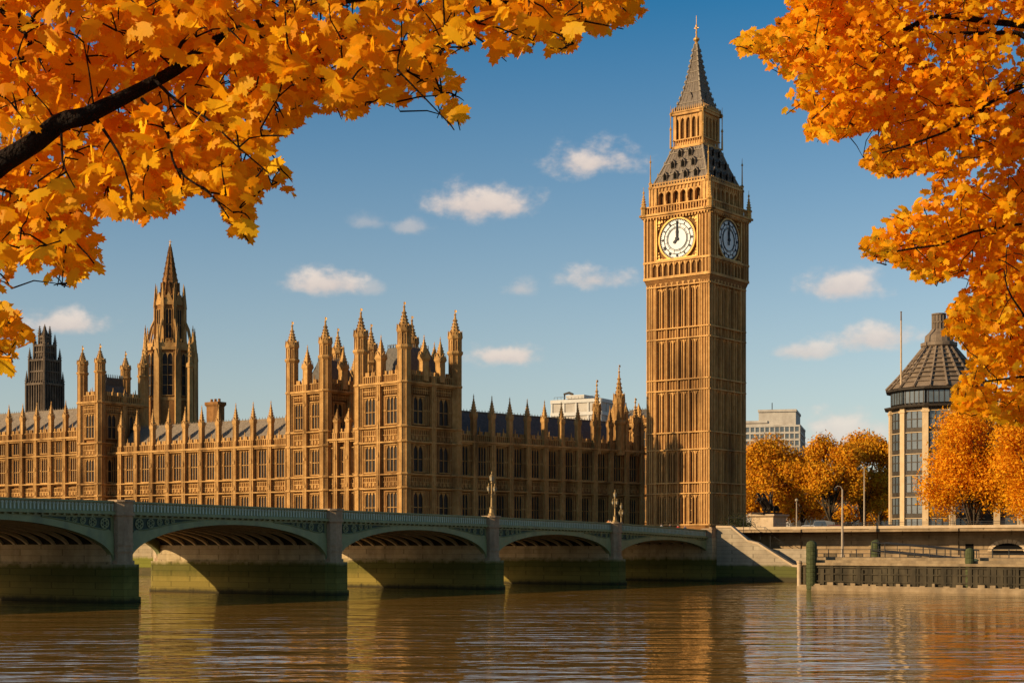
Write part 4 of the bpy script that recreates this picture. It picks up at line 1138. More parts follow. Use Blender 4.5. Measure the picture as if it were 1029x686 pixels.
        for y0, sg in ((0, -1), (BW, 1)):
            sh = MB(); zp = zpar(p)
            def oct_(h, y1, z0, z1):
                yb = y0 - sg * .6; ya = y0 + sg * y1
                pts = [(p - h, yb), (p - h, y0 + sg * y1 * .55), (p - h * .55, ya), (p + h * .55, ya), (p + h, y0 + sg * y1 * .55), (p + h, yb)]
                if sg > 0: pts = pts[::-1]
                sh.slab(pts, z0, z1)
            oct_(.92, .95, zt - .05, zp - 1.25); oct_(1.06, 1.1, zt, zt + .35); oct_(1.02, 1.06, 4.7, 4.85); oct_(1.0, 1.03, 5.3, 5.5)
            oct_(1.08, 1.1, zp - 1.35, zp - 1.1); oct_(.97, 1.0, zp - 1.1, zp - .1); oct_(1.12, 1.15, zp - .1, zp + .1)
            sh.build("pier_shaft", M_SHAFT, pr)
    # abutment at the west end
    ab = MB(); ab.box(S1 - .2, S1 + 9, -.3, BW + .3, -3, 6.4)
    ab.box(S1 - .9, S1 + .9, -1.1, BW + 1.1, -3, zpar(118) - 1.2); ab.build("abutment", M_PIER, t)
    for yy in (0, BW + .4):
        ab = MB(); ab.box(S1 - .8, S1 + .8, yy - 1.0, yy + .6, zpar(118) - 1.19, zpar(118) + .1); ab.box(S1 - .95, S1 + .95, yy - 1.15, yy + .75, zpar(118) + .1, zpar(118) + .28); ab.build("end_post", M_SHAFT, t)
    ab = MB(); ab.box(S1 + .8, S1 + 30, BW - .1, BW + .3, 7.0, 8.5); ab.build("end_parapet", M_EMBANK, t); ab = MB(); ab.box(S1 + .8, S1 + 30, -.1, .3, 7.0, 8.4); ab.build("end_parapet", M_EMBANK, t)
    return t


bridge()


# triple lamps on the bridge
def lamp_post():
    t = thing("bridge_lamp", "x", "street lamp", (0, 0, 0))
    p = MB(); p.lathe(0, 0, [(.5, 0), (.5, .25), (.36, .35), (.3, .9), (.34, 1.0), (.17, 1.15), (.13, 2.3), (.2, 2.4), (.11, 2.5), (.09, 4.0), (.16, 4.1), (.1, 4.3)], 8)
    for s in (-1, 1):
        p.tube([(0, 0, 2.7), (s * .35, 0, 2.55), (s * .62, 0, 2.75), (s * .65, 0, 3.0)], .05, 5)
    p.build("column", M_LAMPSTONE, t)
    for x, z, k in ((-.65, 3.0, .8), (.65, 3.0, .8), (0, 4.25, 1)):
        l = MB(); l.lathe(x, 0, [(.10 * k, z), (.26 * k, z + .12), (.34 * k, z + .6 * k)], 6); lo = l.build("lantern", M_LANTERN, t)
        c = MB(); c.lathe(x, 0, [(.38 * k, z + .6 * k), (.2 * k, z + .85 * k), (.06, z + .95 * k), (.09, z + 1.05 * k), (.02, z + 1.3 * k)], 6); c.build("lantern_cap", M_LAMPSTONE, lo)
    return t


lamp0 = lamp_post()
lamps = [(59.8, -.2, .1, "gilded triple lantern lamp on the bridge pier below the corner tower's right side"),
         (89.7, -.2, .1, "gilded triple lantern lamp on the second to last pier, right of the pier lamp"),
         (136.0, BW + .1, .8, "small triple lantern lamp set back beyond the bridge, just right of a nearer one")]
for i, (s, y, dz, lb) in enumerate(lamps):
    o = lamp0 if i == 0 else copy_tree(lamp0)
    q = BO + UB * s + NB * y; o.location = (q.x, q.y, zpar(s) + dz); o.rotation_euler = (0, 0, pi / 2 - TB)
    k = (1.0, .82, .8)[i]; o.scale = (k, k, k); o['label'] = lb; o['group'] = "triple lamps on the bridge"

# ------------------------------------------------------------------ stairs, embankment, landing stage
def river_stairs():
    t = thing("river_stairs", "granite stair wall sloping down from the bridge end to the water, weed along its foot", "stairs", (31.6, 246.2, 0), -TE)
    prof = [(0, 8.25), (2.6, 8.2), (5.5, 6.0), (7.2, 5.6), (13.0, 2.3), (14.2, 2.2)]
    mb = MB(); mb.prism([(x, z) for x, z in [(0, -2), (14.2, -2)]] + prof[::-1], 0, .7); mb.box(0, 15, 3.6, 4.3, -2, 5)
    n = 24
    for i in range(n):
        x = 2.6 + 11.4 * i / n; z = 7.2 - 6.2 * i / n; mb.box(x, x + 11.4 / n + .01, .69, 3.61, -2, z)
    mb.build("wall", brick_mat("stair_wall_granite", (0.30, 0.225, 0.14), (0.42, 0.32, 0.2), None, 1.6, .6, rough=.85, scale=.7, stain=(.35, .5, (.14, .1, .06)), algae=[(2.5, .5, (0.085, 0.085, 0.014), .2), (.7, .4, (.06, .045, .02), .2)]), t)
    cp = MB()
    for (x0, z0), (x1, z1) in zip(prof, prof[1:]):
        cp.add([(x0, -.14, z0), (x1, -.14, z1), (x1, .84, z1), (x0, .84, z0), (x0, -.14, z0 + .32), (x1, -.14, z1 + .32), (x1, .84, z1 + .32), (x0, .84, z0 + .32)], [(3, 2, 1, 0), (4, 5, 6, 7), (0, 1, 5, 4), (1, 2, 6, 5), (2, 3, 7, 6), (3, 0, 4, 7)])
    cp.build("coping", M_COPING, t)
    rl = MB()
    for (x0, z0), (x1, z1) in zip(prof, prof[1:]): rl.tube([(x0, 4, z0 + 1.6), (x1, 4, z1 + 1.6)], .05, 5)
    for x, z in prof: rl.tube([(x, 4, z - 1), (x, 4, z + 1.6)], .05, 5)
    rl.build("handrail", M_BLACK, t)


river_stairs()


def embankment():
    q = EM_A + Vector((sin(TE), cos(TE))) * 5.0
    t = thing("embankment_wall", "long pale granite embankment wall with a string course and dark arch below the road", "wall", (q.x, q.y, 0), -TE)
    mb = MB(); mb.box(-2, 120, 0, 1.0, -2, 8.0)
    mb.box(-2, 120, -.18, 0, 6.2, 6.5); mb.box(-2, 120, -.12, 0, 4.75, 4.95); mb.box(-2, 120, -.4, 0, -2, 4.1)
    for i in range(9): mb.box(9 + i * 12.5, 10.3 + i * 12.5, -.25, .02, -2, 8.0)
    mb.build("wall", M_EMBANK, t)
    cp = MB(); cp.box(-2, 120, -.22, 1.2, 8.0, 8.42); cp.build("coping", M_COPING, t)
    a = MB(); x0 = 42.5; w = 4.6
    a.prism([(x0 - w / 2, 3), (x0 + w / 2, 3)] + [(x0 + w / 2 * cos(pi * i / 12), 4.6 + 1.2 * sin(pi * i / 12)) for i in range(13)], -.06, .05); a.box(36.3, 37.5, -.06, .05, 3.6, 5.7); a.build("dark_arch", M_VOID, t)
    r = MB(); 
    for i in range(12):
        a0 = pi * i / 12 + .015; a1 = pi * (i + 1) / 12 - .015; c = x0
        r.prism([(c + 2.3 * cos(a0), 4.6 + 1.2 * sin(a0)), (c + 2.9 * cos(a0), 4.6 + 1.75 * sin(a0)), (c + 2.9 * cos(a1), 4.6 + 1.75 * sin(a1)), (c + 2.3 * cos(a1), 4.6 + 1.2 * sin(a1))], -.2, .05)
    r.build("arch_stones", M_COPING, t)
    # lower walkway that joins the foot of the wall
    lw = MB(); lw.box(15.5, 120, -9, .1, -2, 3.2); lw.box(15.5, 120, -9.2, -8.7, 3.2, 3.45); lw.build("lower_walkway", M_QUAY, t)


embankment()
QO = Vector((35.4, 195.0)); TQ = radians(45.5)


def q_at(x, y): return QO + Vector((cos(TQ), -sin(TQ))) * x + Vector((sin(TQ), cos(TQ))) * y


def landing_stage():
    t = thing("landing_stage", "dark timber faced landing stage with a pale ledge at the waterline, right of the stairs", "pier", (QO.x, QO.y, 0), -TQ)
    L, D = 62, 13
    b = MB(); b.box(0, L, .3, D, -2, 3.0); b.build("hull", M_TIMBER, t)
    f = MB(); r = random.Random(3)
    x = .2
    while x < L - 1:
        w_ = r.uniform(.25, .75); f.box(x, x + w_, .08 + r.uniform(0, .14), .4, .4 + r.random() * .4, 2.95 - r.random() ** 2 * .5); x += w_ + r.choice((.05, .1, .1, .5, .9))
    for z in (1.0, 1.9, 2.7): f.box(0, L, .12, .35, z, z + .16)
    f.build("fender_timbers", M_TIMBER, t)
    lg = MB(); lg.box(-.3, L, -.5, .3, -1, .45); lg.box(-.2, L, -.3, .25, .45, .62)
    for i in range(40): x = .8 + i * 1.55 + r.uniform(-.3, .3); lg.box(x, x + r.uniform(.3, .9), -.2, .05, .62, .62 + r.uniform(.1, .4))
    lg.build("ledge", M_QUAY, t)
    dk = MB(); dk.box(-.4, L, 0, D, 3.0, 3.3); dk.box(0, L, 1.2, D, 3.3, 3.62); dk.box(0, L, 2.6, D, 3.62, 3.95); dk.build("deck", M_QUAY, t)
    rl = MB()
    for i in range(32): rl.box(i * 2 - .04, i * 2 + .04, 2.9, 2.98, 3.9, 4.95)
    for z in (4.4, 4.92): rl.box(0, L, 2.91, 2.97, z, z + .06)
    rl.build("railing", M_BLACK, t)
    # things moored boards and bollards read as dark low blocks on deck
    pl = MB(); pl.lathe(-.2, -.1, [(.28, -2), (.28, 3.2), (.34, 3.3), (.34, 3.5), (.1, 3.6)], 10); pl.build("end_pile", M_COPING, t)


landing_stage()


def mooring_post(name, label, px, Y, r, ztop, zbot=-2, rings=9, m=M_MOSSPOST):
    mb = MB(); prof = []
    h = ztop - zbot - r * 1.3
    for i in range(rings):
        z0 = zbot + h * i / rings; z1 = zbot + h * (i + 1) / rings
        prof += [(r * .93, z0), (r, z0 + (z1 - z0) * .15), (r, z1 - (z1 - z0) * .12), (r * .93, z1)]
    prof += [(r * 1.02, ztop - r * 1.25), (r * .97, ztop - r * .7), (r * .74, ztop - r * .25), (r * .35, ztop - .04), (.05, ztop)]
    mb.lathe(0, 0, prof, 14)
    o = mb.build(name, m, None, loc=(at(px, Y), Y, 0)); return tag(o, label, "mooring post", "mooring posts along the landing stage")


mooring_post("mooring_post", "fat green ringed mooring post at the stair end of the landing stage", 815.5, 193.95, .66, 6.0, rings=14)
mooring_post("mooring_post", "short dark green post at the head of the sloping gangway", 880, 203, .62, 6.15, 3.9, 4)
mooring_post("mooring_post", "dark green mooring post below the lower end of the gangway", 974.5, 179.5, .52, 5.1, rings=12)
mooring_post("mooring_post", "squat dark mooring post touching the taller one below the gangway", 981, 181.2, .55, 3.9, rings=9, m=M_GREEND)


def gangway():
    a = Vector((at(883, 202), 202.0, 4.75)); b = Vector((at(977, 183.0), 183.0, 3.75))
    t = thing("gangway", "sloping dark gangway with thin handrails leading down onto the landing stage", "gangway", (a.x, a.y, 0))
    d = b - a; d.z = b.z - a.z; side = Vector((-d.y, d.x, 0)).normalized() * .9
    base = Vector((a.x, a.y, 0))
    f = MB()
    for s in (-1, 1): f.tube([a - base + side * s, b - base + side * s], .11, 5)
    pts = [a - base + side, b - base + side, b - base - side, a - base - side]
    f.add([tuple(p) for p in pts] + [(p.x, p.y, p.z - .1) for p in pts], [(0, 1, 2, 3), (7, 6, 5, 4), (0, 4, 5, 1), (1, 5, 6, 2), (2, 6, 7, 3), (3, 7, 4, 0)])
    f.build("walkway", M_BLACK, t)
    h = MB()
    for s in (-1, 1):
        h.tube([a - base + side * s + Vector((0, 0, 1.05)), b - base + side * s + Vector((0, 0, 1.05))], .085, 5)
        for i in range(8):
            p = a + d * (i / 7) - base + side * s; h.tube([p, p + Vector((0, 0, 1.05))], .04, 4)
    h.tube([a - base + Vector((0, 0, -2.6)), a - base + Vector((0, 0, 1.2))], .1, 6)
    h.build("handrail", M_BLACK, t)


gangway()

# clutter on the lower walkway: low planters and benches of dark timber
rr = random.Random(12)
def bench():
    t = thing("bench", "x", "bench", (0, 0, 0))
    s = MB()
    for k in range(3): s.box(-1.1, 1.1, -.25 + k * .17, -.12 + k * .17, .45, .5)
    s.build("seat", M_TIMBER, t)
    b = MB()
    for k in range(3): b.box(-1.1, 1.1, .28, .33, .6 + k * .17, .72 + k * .17)
    b.build("backrest", M_TIMBER, t)
    for x in (-.95, .95):
        l = MB(); l.box(x - .04, x + .04, -.22, -.14, 0, .45); l.box(x - .04, x + .04, .26, .34, 0, 1.1); l.build("leg", M_BLACK, t)
    return t


def em_at(x, y):
    q = EM_A + Vector((sin(TE), cos(TE))) * (5.0 + y) + EM_D * x; return q


b0 = bench()
for i, (x, y, lb) in enumerate(((18, -6.5, "dark bench on the lower walkway just right of the stair foot"), (22, -6.2, "dark bench behind the short mooring post at the gangway head"), (31, -6.4, "dark bench on the lower walkway behind the middle of the gangway"))):
    o = b0 if i == 0 else copy_tree(b0)
    q = em_at(x, y); o.location = (q.x, q.y, 3.2); o.rotation_euler = (0, 0, -TE); o['label'] = lb; o['group'] = "benches on the lower walkway"
q = em_at(0, -.1)
rt = thing("wall_railing", "thin black iron railing along the top of the embankment wall", "railing", (q.x, q.y, 8.42), -TE)
mb = MB()
for i in range(60): mb.box(6 + i * 1.9 - .03, 6 + i * 1.9 + .03, .5, .56, -.05, .55)
for z in (.28, .55): mb.box(6, 119, .505, .555, z - .03, z + .03)
mb.build("rails", M_BLACK, rt)


# ------------------------------------------------------------------ statue and plinth
def skin_mesh(name, joints, bones, sub=2, root=0):
    me = bpy.data.meshes.new(name); me.from_pydata([j[0] for j in joints], bones, [])
    o = bpy.data.objects.new(name, me); COL.objects.link(o)
    sm = o.modifiers.new("s", 'SKIN'); 
    for v, j in zip(me.skin_vertices[0].data, joints):
        r = j[1]; v.radius = (r, r) if isinstance(r, (int, float)) else r
    me.skin_vertices[0].data[root].use_root = True
    ss = o.modifiers.new("b", 'SUBSURF'); ss.levels = sub; ss.render_levels = sub
    dg = bpy.context.evaluated_depsgraph_get(); ev = o.evaluated_get(dg)
    out = bpy.data.meshes.new_from_object(ev); out.name = name
    bpy.data.objects.remove(o); out.polygons.foreach_set('use_smooth', [True] * len(out.polygons)); return out


def person_joints(arms=((-.30, .05), (.30, -.02)), stride=.18):
    J = [((0, 0, .95), (.15, .11)), ((0, 0, 1.2), (.14, .10)), ((0, .01, 1.42), (.16, .10)), ((0, 0, 1.53), .055), ((0, -.02, 1.66), (.085, .10)), ((0, -.02, 1.75), (.06, .07))]
    B = [(0, 1), (1, 2), (2, 3), (3, 4), (4, 5)]
    for s, st in ((-1, stride), (1, -stride)):
        i = len(J); J += [((s * .09, 0, .88), .088), ((s * .1, -st * .45, .5), .06), ((s * .1, -st * .9 + .03, .1), .042), ((s * .11, -st * .9 - .13, .04), .038)]
        B += [(0, i), (i, i + 1), (i + 1, i + 2), (i + 2, i + 3)]
    for s, (ex, sw) in ((-1, arms[0]), (1, arms[1])):
        i = len(J); J += [((s * .19, 0, 1.42), .058), ((s * .24, .03 + sw, 1.15), .043), ((s * .22, -.1 - sw, .93), .034), ((s * .21, -.15 - sw, .83), .03)]
        B += [(2, i), (i, i + 1), (i + 1, i + 2), (i + 2, i + 3)]
    return J, B


def statue():
    Y = 256.0; x = at(772.5, Y)
    t = thing("bronze_statue", "dark bronze statue of a charioteer behind two rearing horses on the pale plinth", "statue", (x, Y, 10.55), radians(-55))
    ch = MB(); ch.box(-.9, .9, -.2, 1.5, .5, .75); ch.box(-.95, .95, -.3, -.15, .6, 1.6); ch.box(-.95, -.82, -.3, 1.2, .6, 1.3); ch.box(.82, .95, -.3, 1.2, .6, 1.3)
    ch.box(-1.3, 1.3, -2.6, 1.8, -.05, .25); ch.build("chariot", M_BRONZE, t)
    for s in (-1, 1):
        w = MB().set((s * 1.08, .6, pi / 2)); w.ring(0, -.06, .72, .52, .65, .06, 20)
        for k in range(8):
            an = k * pi / 4; w.tube([(0, 0, .72), (.55 * cos(an), 0, .72 + .55 * sin(an))], .04, 4)
        w.build("wheel", M_BRONZE, t)
    for s in (-1, 1):
        cx = s * .55
        J = [((cx, -.3, 1.15), .36), ((cx, -.9, 1.75), .36), ((cx, -1.3, 2.25), .38), ((cx, -1.5, 2.85), .24), ((cx, -1.72, 3.3), .17), ((cx, -2.05, 3.15), .12), ((cx, -2.25, 2.95), .09)]
        B = [(0, 1), (1, 2), (2, 3), (3, 4), (4, 5), (5, 6)]
        for q in (-1, 1):
            i = len(J); J += [((cx + q * .18, -.4, .9), .2), ((cx + q * .2, -.75, .75), .13), ((cx + q * .2, -.35, .45), .09), ((cx + q * .2, -.5, .2), .08)]; B += [(0, i), (i, i + 1), (i + 1, i + 2), (i + 2, i + 3)]
            i = len(J); J += [((cx + q * .18, -1.5, 2.1), .15), ((cx + q * .2, -2.1, 2.35 + .2 * q), .1), ((cx + q * .2, -2.2, 1.95 + .2 * q), .07), ((cx + q * .2, -2.05, 1.75 + .2 * q), .07)]; B += [(2, i), (i, i + 1), (i + 1, i + 2), (i + 2, i + 3)]
        i = len(J); J += [((cx, .05, 1.2), .1), ((cx, .3, .8), .08)]; B += [(0, i), (i, i + 1)]
        me = skin_mesh("horse", J, B, 1); me.materials.append(M_BRONZE); link("horse", me, t)
    J = [((0, .5, 1.9), (.34, .3)), ((0, .5, 1.2), (.45, .4)), ((0, .5, .75), (.5, .45)), ((0, .45, 2.5), (.26, .2)), ((0, .42, 2.95), (.28, .2)), ((0, .4, 3.2), .11), ((0, .36, 3.45), .17), ((0, .36, 3.62), .13),
         ((-.4, .35, 2.95), .11), ((-.7, .2, 3.3), .09), ((-.85, .1, 3.75), .07), ((.4, .35, 2.95), .11), ((.7, .2, 3.3), .09), ((.8, .1, 3.8), .07)]
    B = [(0, 1), (1, 2), (0, 3), (3, 4), (4, 5), (5, 6), (6, 7), (4, 8), (8, 9), (9, 10), (4, 11), (11, 12), (12, 13)]
    me = skin_mesh("charioteer", J, B, 1); me.materials.append(M_BRONZE); link("charioteer", me, t)
    sp = MB(); sp.tube([(.85, .1, 2.6), (.8, .1, 5.0)], .045, 5); sp.build("spear", M_BRONZE, t)
    p = thing("statue_plinth", "pale stone plinth with a moulded top carrying the bronze chariot group", "plinth", (x, Y, 0), radians(-40))
    b = MB(); b.box(-2.0, 2.0, -2.0, 2.0, 7.3, 10.0); b.box(-2.3, 2.3, -2.3, 2.3, 7.3, 7.8); b.build("block", M_COPING, p)
    b = MB(); b.frus(0, 0, 10.0, 10.25, 2.05, 2.05, 2.35, 2.35); b.box(-2.4, 2.4, -2.4, 2.4, 10.25, 10.5); b.build("cornice", M_COPING, p)


statue()

# ------------------------------------------------------------------ distant buildings
def office_block(name, label, px0, px1, Y, ytop, base_y, rz, m, floors, bays, depth=24, steps=(), z0=ZG, winm=M_WIN):
    x0, x1 = at(px0, Y), at(px1, Y); w = x1 - x0
    t = thing(name, label, "building", ((x0 + x1) / 2, Y, 0), rz)
    zt = zat(ytop, Y)
    wb = MB(); wb.box(-w / 2, w / 2, 0, depth, z0, zt); fl = (zt - z0) / floors
    for k, (ox, oy, ang, L, nb) in enumerate(((-w / 2, 0, 0, w, bays), (w / 2, 0, pi / 2, depth, max(3, int(bays * depth / w))), (-w / 2, depth, -pi / 2, depth, max(3, int(bays * depth / w))))):
        wb.set((ox, oy, ang)); g = MB().set((ox, oy, ang))
        for f in range(floors):
            z = z0 + f * fl; wb.box(-.2, L + .2, -.45, .05, z + fl * .72, z + fl * 1.0 - .02)
            for b in range(nb + 1): x = L * b / nb; wb.box(x - .25, x + .25, -.3, .05, z, z + fl * .72)
        me = MB()
        for f in range(floors - min(floors, 7), floors):
            z = z0 + f * fl
            for b in range(nb):
                xa = L * b / nb + .25; xb = L * (b + 1) / nb - .25; g = MB().set((ox, oy, ang)); g.box(xa, xb, -.08, .04, z + .12, z + fl * .72); 
                if k < 2 and f >= floors - 5: g.build("window", winm, t)
    wb.set()
    for (a, b, y0, h) in steps:
        sx0, sx1 = at(a, Y) - (x0 + x1) / 2, at(b, Y) - (x0 + x1) / 2; zz = zat(y0, Y); n = max(1, int((zz - zt) / 3.2))
        wb.box(sx0, sx1, 2, depth - 2, zt, zz); 
        for i in range(n):
            zf = zt + (zz - zt) * (i + 1) / n; wb.box(sx0 - .3, sx1 + .3, 1.5, depth - 1.7, zf - .9, zf)
    wb.build("wall", m, t)
    return t


o = office_block("office_block", "pale stepped concrete office block behind the trees, right of the clock tower", 744, 803, 620, 427, 0, -radians(14), M_CONC, 17, 12, 30, ((746, 770, 422, 0), (762, 799, 411, 0)))
MB_ = MB(); MB_.box(-.15, .15, 11, 11.3, zat(411, 620), zat(402, 620)); MB_.build("mast", M_BLACK, o)
office_block("dark_block", "dark grey block in the gap between the two orange tree crowns", 800, 820, 640, 449, 0, -radians(10), M_CONCD, 12, 6, 20)
office_block("dark_block", "low dark brown terrace far behind the orange trees at street level", 805, 900, 520, 487, 0, 0, M_CONCD, 7, 18, 16)
wbk = office_block("white_block", "plain off white block with rooftop ducts rising behind the slate roof", 552, 606, 430, 401, 0, -radians(28), M_CONC2, 11, 4, 16, ((566, 584, 396, 0),), winm=M_CONC)
du = MB(); du.tube([(-5, 3, zat(401, 430)), (-5, 3, zat(394, 430)), (-3.6, 3, zat(393, 430)), (-2.4, 3, zat(395, 430))], .35, 8)
for i in range(14): du.box(-6.8 + i * 1.05, -6.74 + i * 1.05, .2, .26, zat(401, 430), zat(398, 430))
du.box(-6.8, 6.9, .2, .26, zat(398, 430) - .08, zat(398, 430)); du.build("roof_duct", M_CONCD, wbk)


def domed_office():
    Y = 290.0; x = at(943.5, Y)
    t = thing("corner_office", "glass and sandstone office with a ribbed bronze cone roof and tall round chimney", "building", (x, Y, 0), -radians(15))
    z = lambda py: zat(py, Y)
    R = 8.7; n = 12; ra = R * cos(pi / n); fw = 2 * R * sin(pi / n)
    core = MB(); core.lathe(0, 0, [(R - .35, ZG), (R - .35, z(393))], n); core.build("core_wall", M_BRONZEFRAME, t)
    col = MB(); fr = MB()
    ze = z(411); fl = (ze - ZG) / 6
    for k in range(n):
        a = 2 * pi * k / n
        # column at each corner
        c2 = a + pi / n
        col.set((0, 0, c2)); col.box(-.55, .55, -R - .35, -R + .7, ZG, ze - .3); col.box(-.8, .8, -R - .5, -R + .8, ZG, ZG + 1.0); col.box(-.75, .75, -R - .48, -R + .8, ze - 1.1, ze - .7)
        fr.set((0, 0, a)); h = fw / 2 - .5
        for f in range(6):
            z0 = ZG + fl * f
            fr.box(-h, h, -ra - .1, -ra + .6, z0 + fl * .80, z0 + fl * 1.0); col.set((0, 0, a)); col.box(-h - .1, h + .1, -ra - .22, -ra + .5, z0 + fl * .77, z0 + fl * .80)
            for xx in (-h + .1, -h * .33, h * .33, h - .1): fr.box(xx - .09, xx + .09, -ra - .12, -ra + .5, z0, z0 + fl * .8)
            fr.box(-h, h, -ra - .1, -ra + .4, z0 + fl * .38, z0 + fl * .42)
            g = MB().set((0, 0, a)); g.box(-h + .05, h - .05, -ra - .03, -ra + .45, z0 + .04, z0 + fl * .76); g.build("window", M_WIN, t)
        # attic glazing
        for j in range(5):
            xx = (j - 2) * (fw * .9) / 4.4; fr.box(xx - .08, xx + .08, -ra - .12, -ra + .3, z(408), z(395))
        g = MB().set((0, 0, a)); g.box(-fw / 2 + .2, fw / 2 - .2, -ra - .05, -ra + .25, z(407.5), z(396)); g.build("window", M_WIN, t)
    col.set(); fr.set()
    col.build("column", M_SAND, t); fr.build("window_frame", M_BRONZEFRAME, t)
    ev = MB(); ev.lathe(0, 0, [(R + .2, z(412.5)), (R + 1.2, z(411.8)), (R + 1.3, z(410.3)), (R + .3, z(409.2))], n); ev.lathe(0, 0, [(R + .15, z(395.5)), (R + .95, z(394.5)), (R + 1.0, z(393)), (R + .1, z(391.5))], n)
    ev.build("eaves", M_BRONZEFRAME, t)
    rf = MB(); n2 = 20; prof = [(R + .6, z(392)), (R * .74, z(375)), (R * .48, z(359)), (R * .315, z(349))]
    rf.lathe(0, 0, prof, n2)
    for k in range(n2):
        a = pi / n2 + 2 * pi * k / n2; rf.tube([(r * cos(a) * 1.02, r * sin(a) * 1.02, zz + .05) for r, zz in prof], .24, 5)
    for q in range(1, 9):
        f = q / 9; r = (R + .6) * (1 - f) + R * .315 * f; zz = z(392) + (z(349) - z(392)) * f + .12
        rf.lathe(0, 0, [(r + .0, zz), (r + .12, zz + .05), (r + .02, zz + .18)], n2)
    rf.build("roof", M_ROOFPH, t)
    dk = MB()
    for k in range(0, n2, 3):                            # roof lights at the foot of the cone
        a = 2 * pi * k / n2; dk.set((0, 0, a)); r0, r1 = R * .99, R * .78
        dk.add([(-.6, -r0, z(391)), (.6, -r0, z(391)), (.5, -r1, z(378)), (-.5, -r1, z(378)), (-.6, -r0 + .3, z(390)), (.6, -r0 + .3, z(390)), (.5, -r1 + .3, z(377)), (-.5, -r1 + .3, z(377))],
               [(0, 1, 2, 3), (7, 6, 5, 4), (0, 4, 5, 1), (1, 5, 6, 2), (2, 6, 7, 3), (3, 7, 4, 0)])
    dk.build("roof_light", M_WIN, t)
    dr = MB(); dr.lathe(0, 0, [(R * .33, z(350)), (R * .38, z(348)), (R * .38, z(345)), (R * .30, z(344)), (R * .29, z(338)), (R * .2, z(334)), (R * .16, z(331))], 16); dr.build("drum", M_ROOFPH, t)
    chn = MB(); chn.lathe(0, 0, [(1.15, z(333)), (1.15, z(317)), (1.35, z(316.5)), (1.35, z(315.3)), (1.1, z(315))], 14)
    for k in range(14): a = 2 * pi * k / 14; chn.tube([(1.18 * cos(a), 1.18 * sin(a), z(333)), (1.18 * cos(a), 1.18 * sin(a), z(317))], .12, 5)
    chn.lathe(0, 0, [(1.2, z(325)), (1.32, z(324.6)), (1.32, z(323.6)), (1.2, z(323.2))], 14)
    chn.build("chimney", M_ROOFPH, t)
    wb = MB(); wb.box(6, 40, -3.5, 14, ZG, z(402)); wb.box(5.5, 40.5, -4.2, 14.5, z(402), z(400)); wb.build("side_wing", M_BRONZEFRAME, t)
    for i in range(8):
        cl = MB(); cl.box(9.4 + i * 4.0, 10.5 + i * 4.0, -4.3, -3.4, ZG, z(404)); cl.build("column", M_SAND, t)
        for f_ in range(6):
            g = MB(); g.box(10.7 + i * 4.0, 13.2 + i * 4.0, -3.6, -3.4, ZG + 3.9 * f_ + .6, ZG + 3.9 * f_ + 3.1); g.build("window", M_WIN, t)
    f = MB(); f.lathe(0, 0, [(.2, 0), (.13, z(322) - z(392))], 8)
    f.m = 1; f.lathe(0, 0, [(.15, z(322) - z(392)), (.12, z(314) - z(392)), (.2, z(313.5) - z(392)), (.02, z(312.5) - z(392))], 8)
    o = f.build("flagpole", [M_COPING, M_ROOFPH], None, loc=(at(905.5, Y - 4), Y - 4, z(392) - .6)); tag(o, "tall bare flagpole rising from the eaves of the cone roofed office", "flagpole")


domed_office()

# ------------------------------------------------------------------ street lamps on the bank, people, cars
def tall_lamp(px, Y, ytop, zb, label, r=.14, hook=True):
    t = thing("street_lamp", label, "street lamp", (at(px, Y), Y, zb), 0, "lamp posts on the far bank")
    h = zat(ytop, Y) - zb
    p = MB(); p.lathe(0, 0, [(r * 2.2, 0), (r * 2.0, .8), (r * 1.2, 1.0), (r, h * .5), (r * .7, h - .5)], 8)
    if hook: p.tube([(0, 0, h - .6), (-.25, 0, h - .1), (-.7, 0, h), (-.95, 0, h - .2)], .06, 5)
    p.build("post", M_POST, t)
    l = MB(); xx = -.95 if hook else 0; zz = h - .75 if hook else h - .5
    l.lathe(xx, 0, [(.1, zz), (.28, zz + .15), (.3, zz + .4), (.12, zz + .55)], 8); l.build("lantern", M_LANTERN if not hook else M_BLACK, t)


tall_lamp(846.5, 236, 488, 3.2, "pale lamp post standing low against the embankment wall, right of the statue", .17)
tall_lamp(868.5, 262, 468, ZG, "taller lamp post on the road in front of the orange trees", .13)
tall_lamp(800.5, 275, 501, ZG, "short lamp post beside the statue plinth, under the left orange tree", .11, False)
tall_lamp(957, 262, 495, ZG, "lamp post half hidden by the orange tree in front of the cone roofed office", .12, False)

COATS = [("orange", (0.55, 0.16, 0.02)), ("black", (0.015, 0.015, 0.017)), ("beige", (0.36, 0.28, 0.18)), ("navy", (0.02, 0.03, 0.07)), ("red", (0.35, 0.03, 0.02)), ("grey", (0.16, 0.16, 0.16))]
_pbody = {}


def person(loc, rz, coat, label, stride=.18):
    name, c = coat
    if name not in _pbody:
        J, B = person_joints(stride=stride); me = skin_mesh("person", J, B, 1)
        me.materials.append(M_SKIN); me.materials.append(mat(name + "_coat", c)); me.materials.append(mat(name + "_trousers", (0.02, 0.02, 0.03))); me.materials.append(M_HAIR)
        for p in me.polygons:
            z = p.center.z; x = abs(p.center.x)
            p.material_index = 3 if z > 1.7 or (z > 1.58 and p.center.y > .02) else 0 if z > 1.49 or (z < .88 and x > .17) else 1 if z > .82 else 2
        _pbody[name] = me
    o = link("person", _pbody[name], None, loc, rz); return tag(o, label, "person", "people walking at the bridge end")


def on_bridge(s, y): q = BO + UB * s + NB * y; return (q.x, q.y, zpar(s) - 1.15)


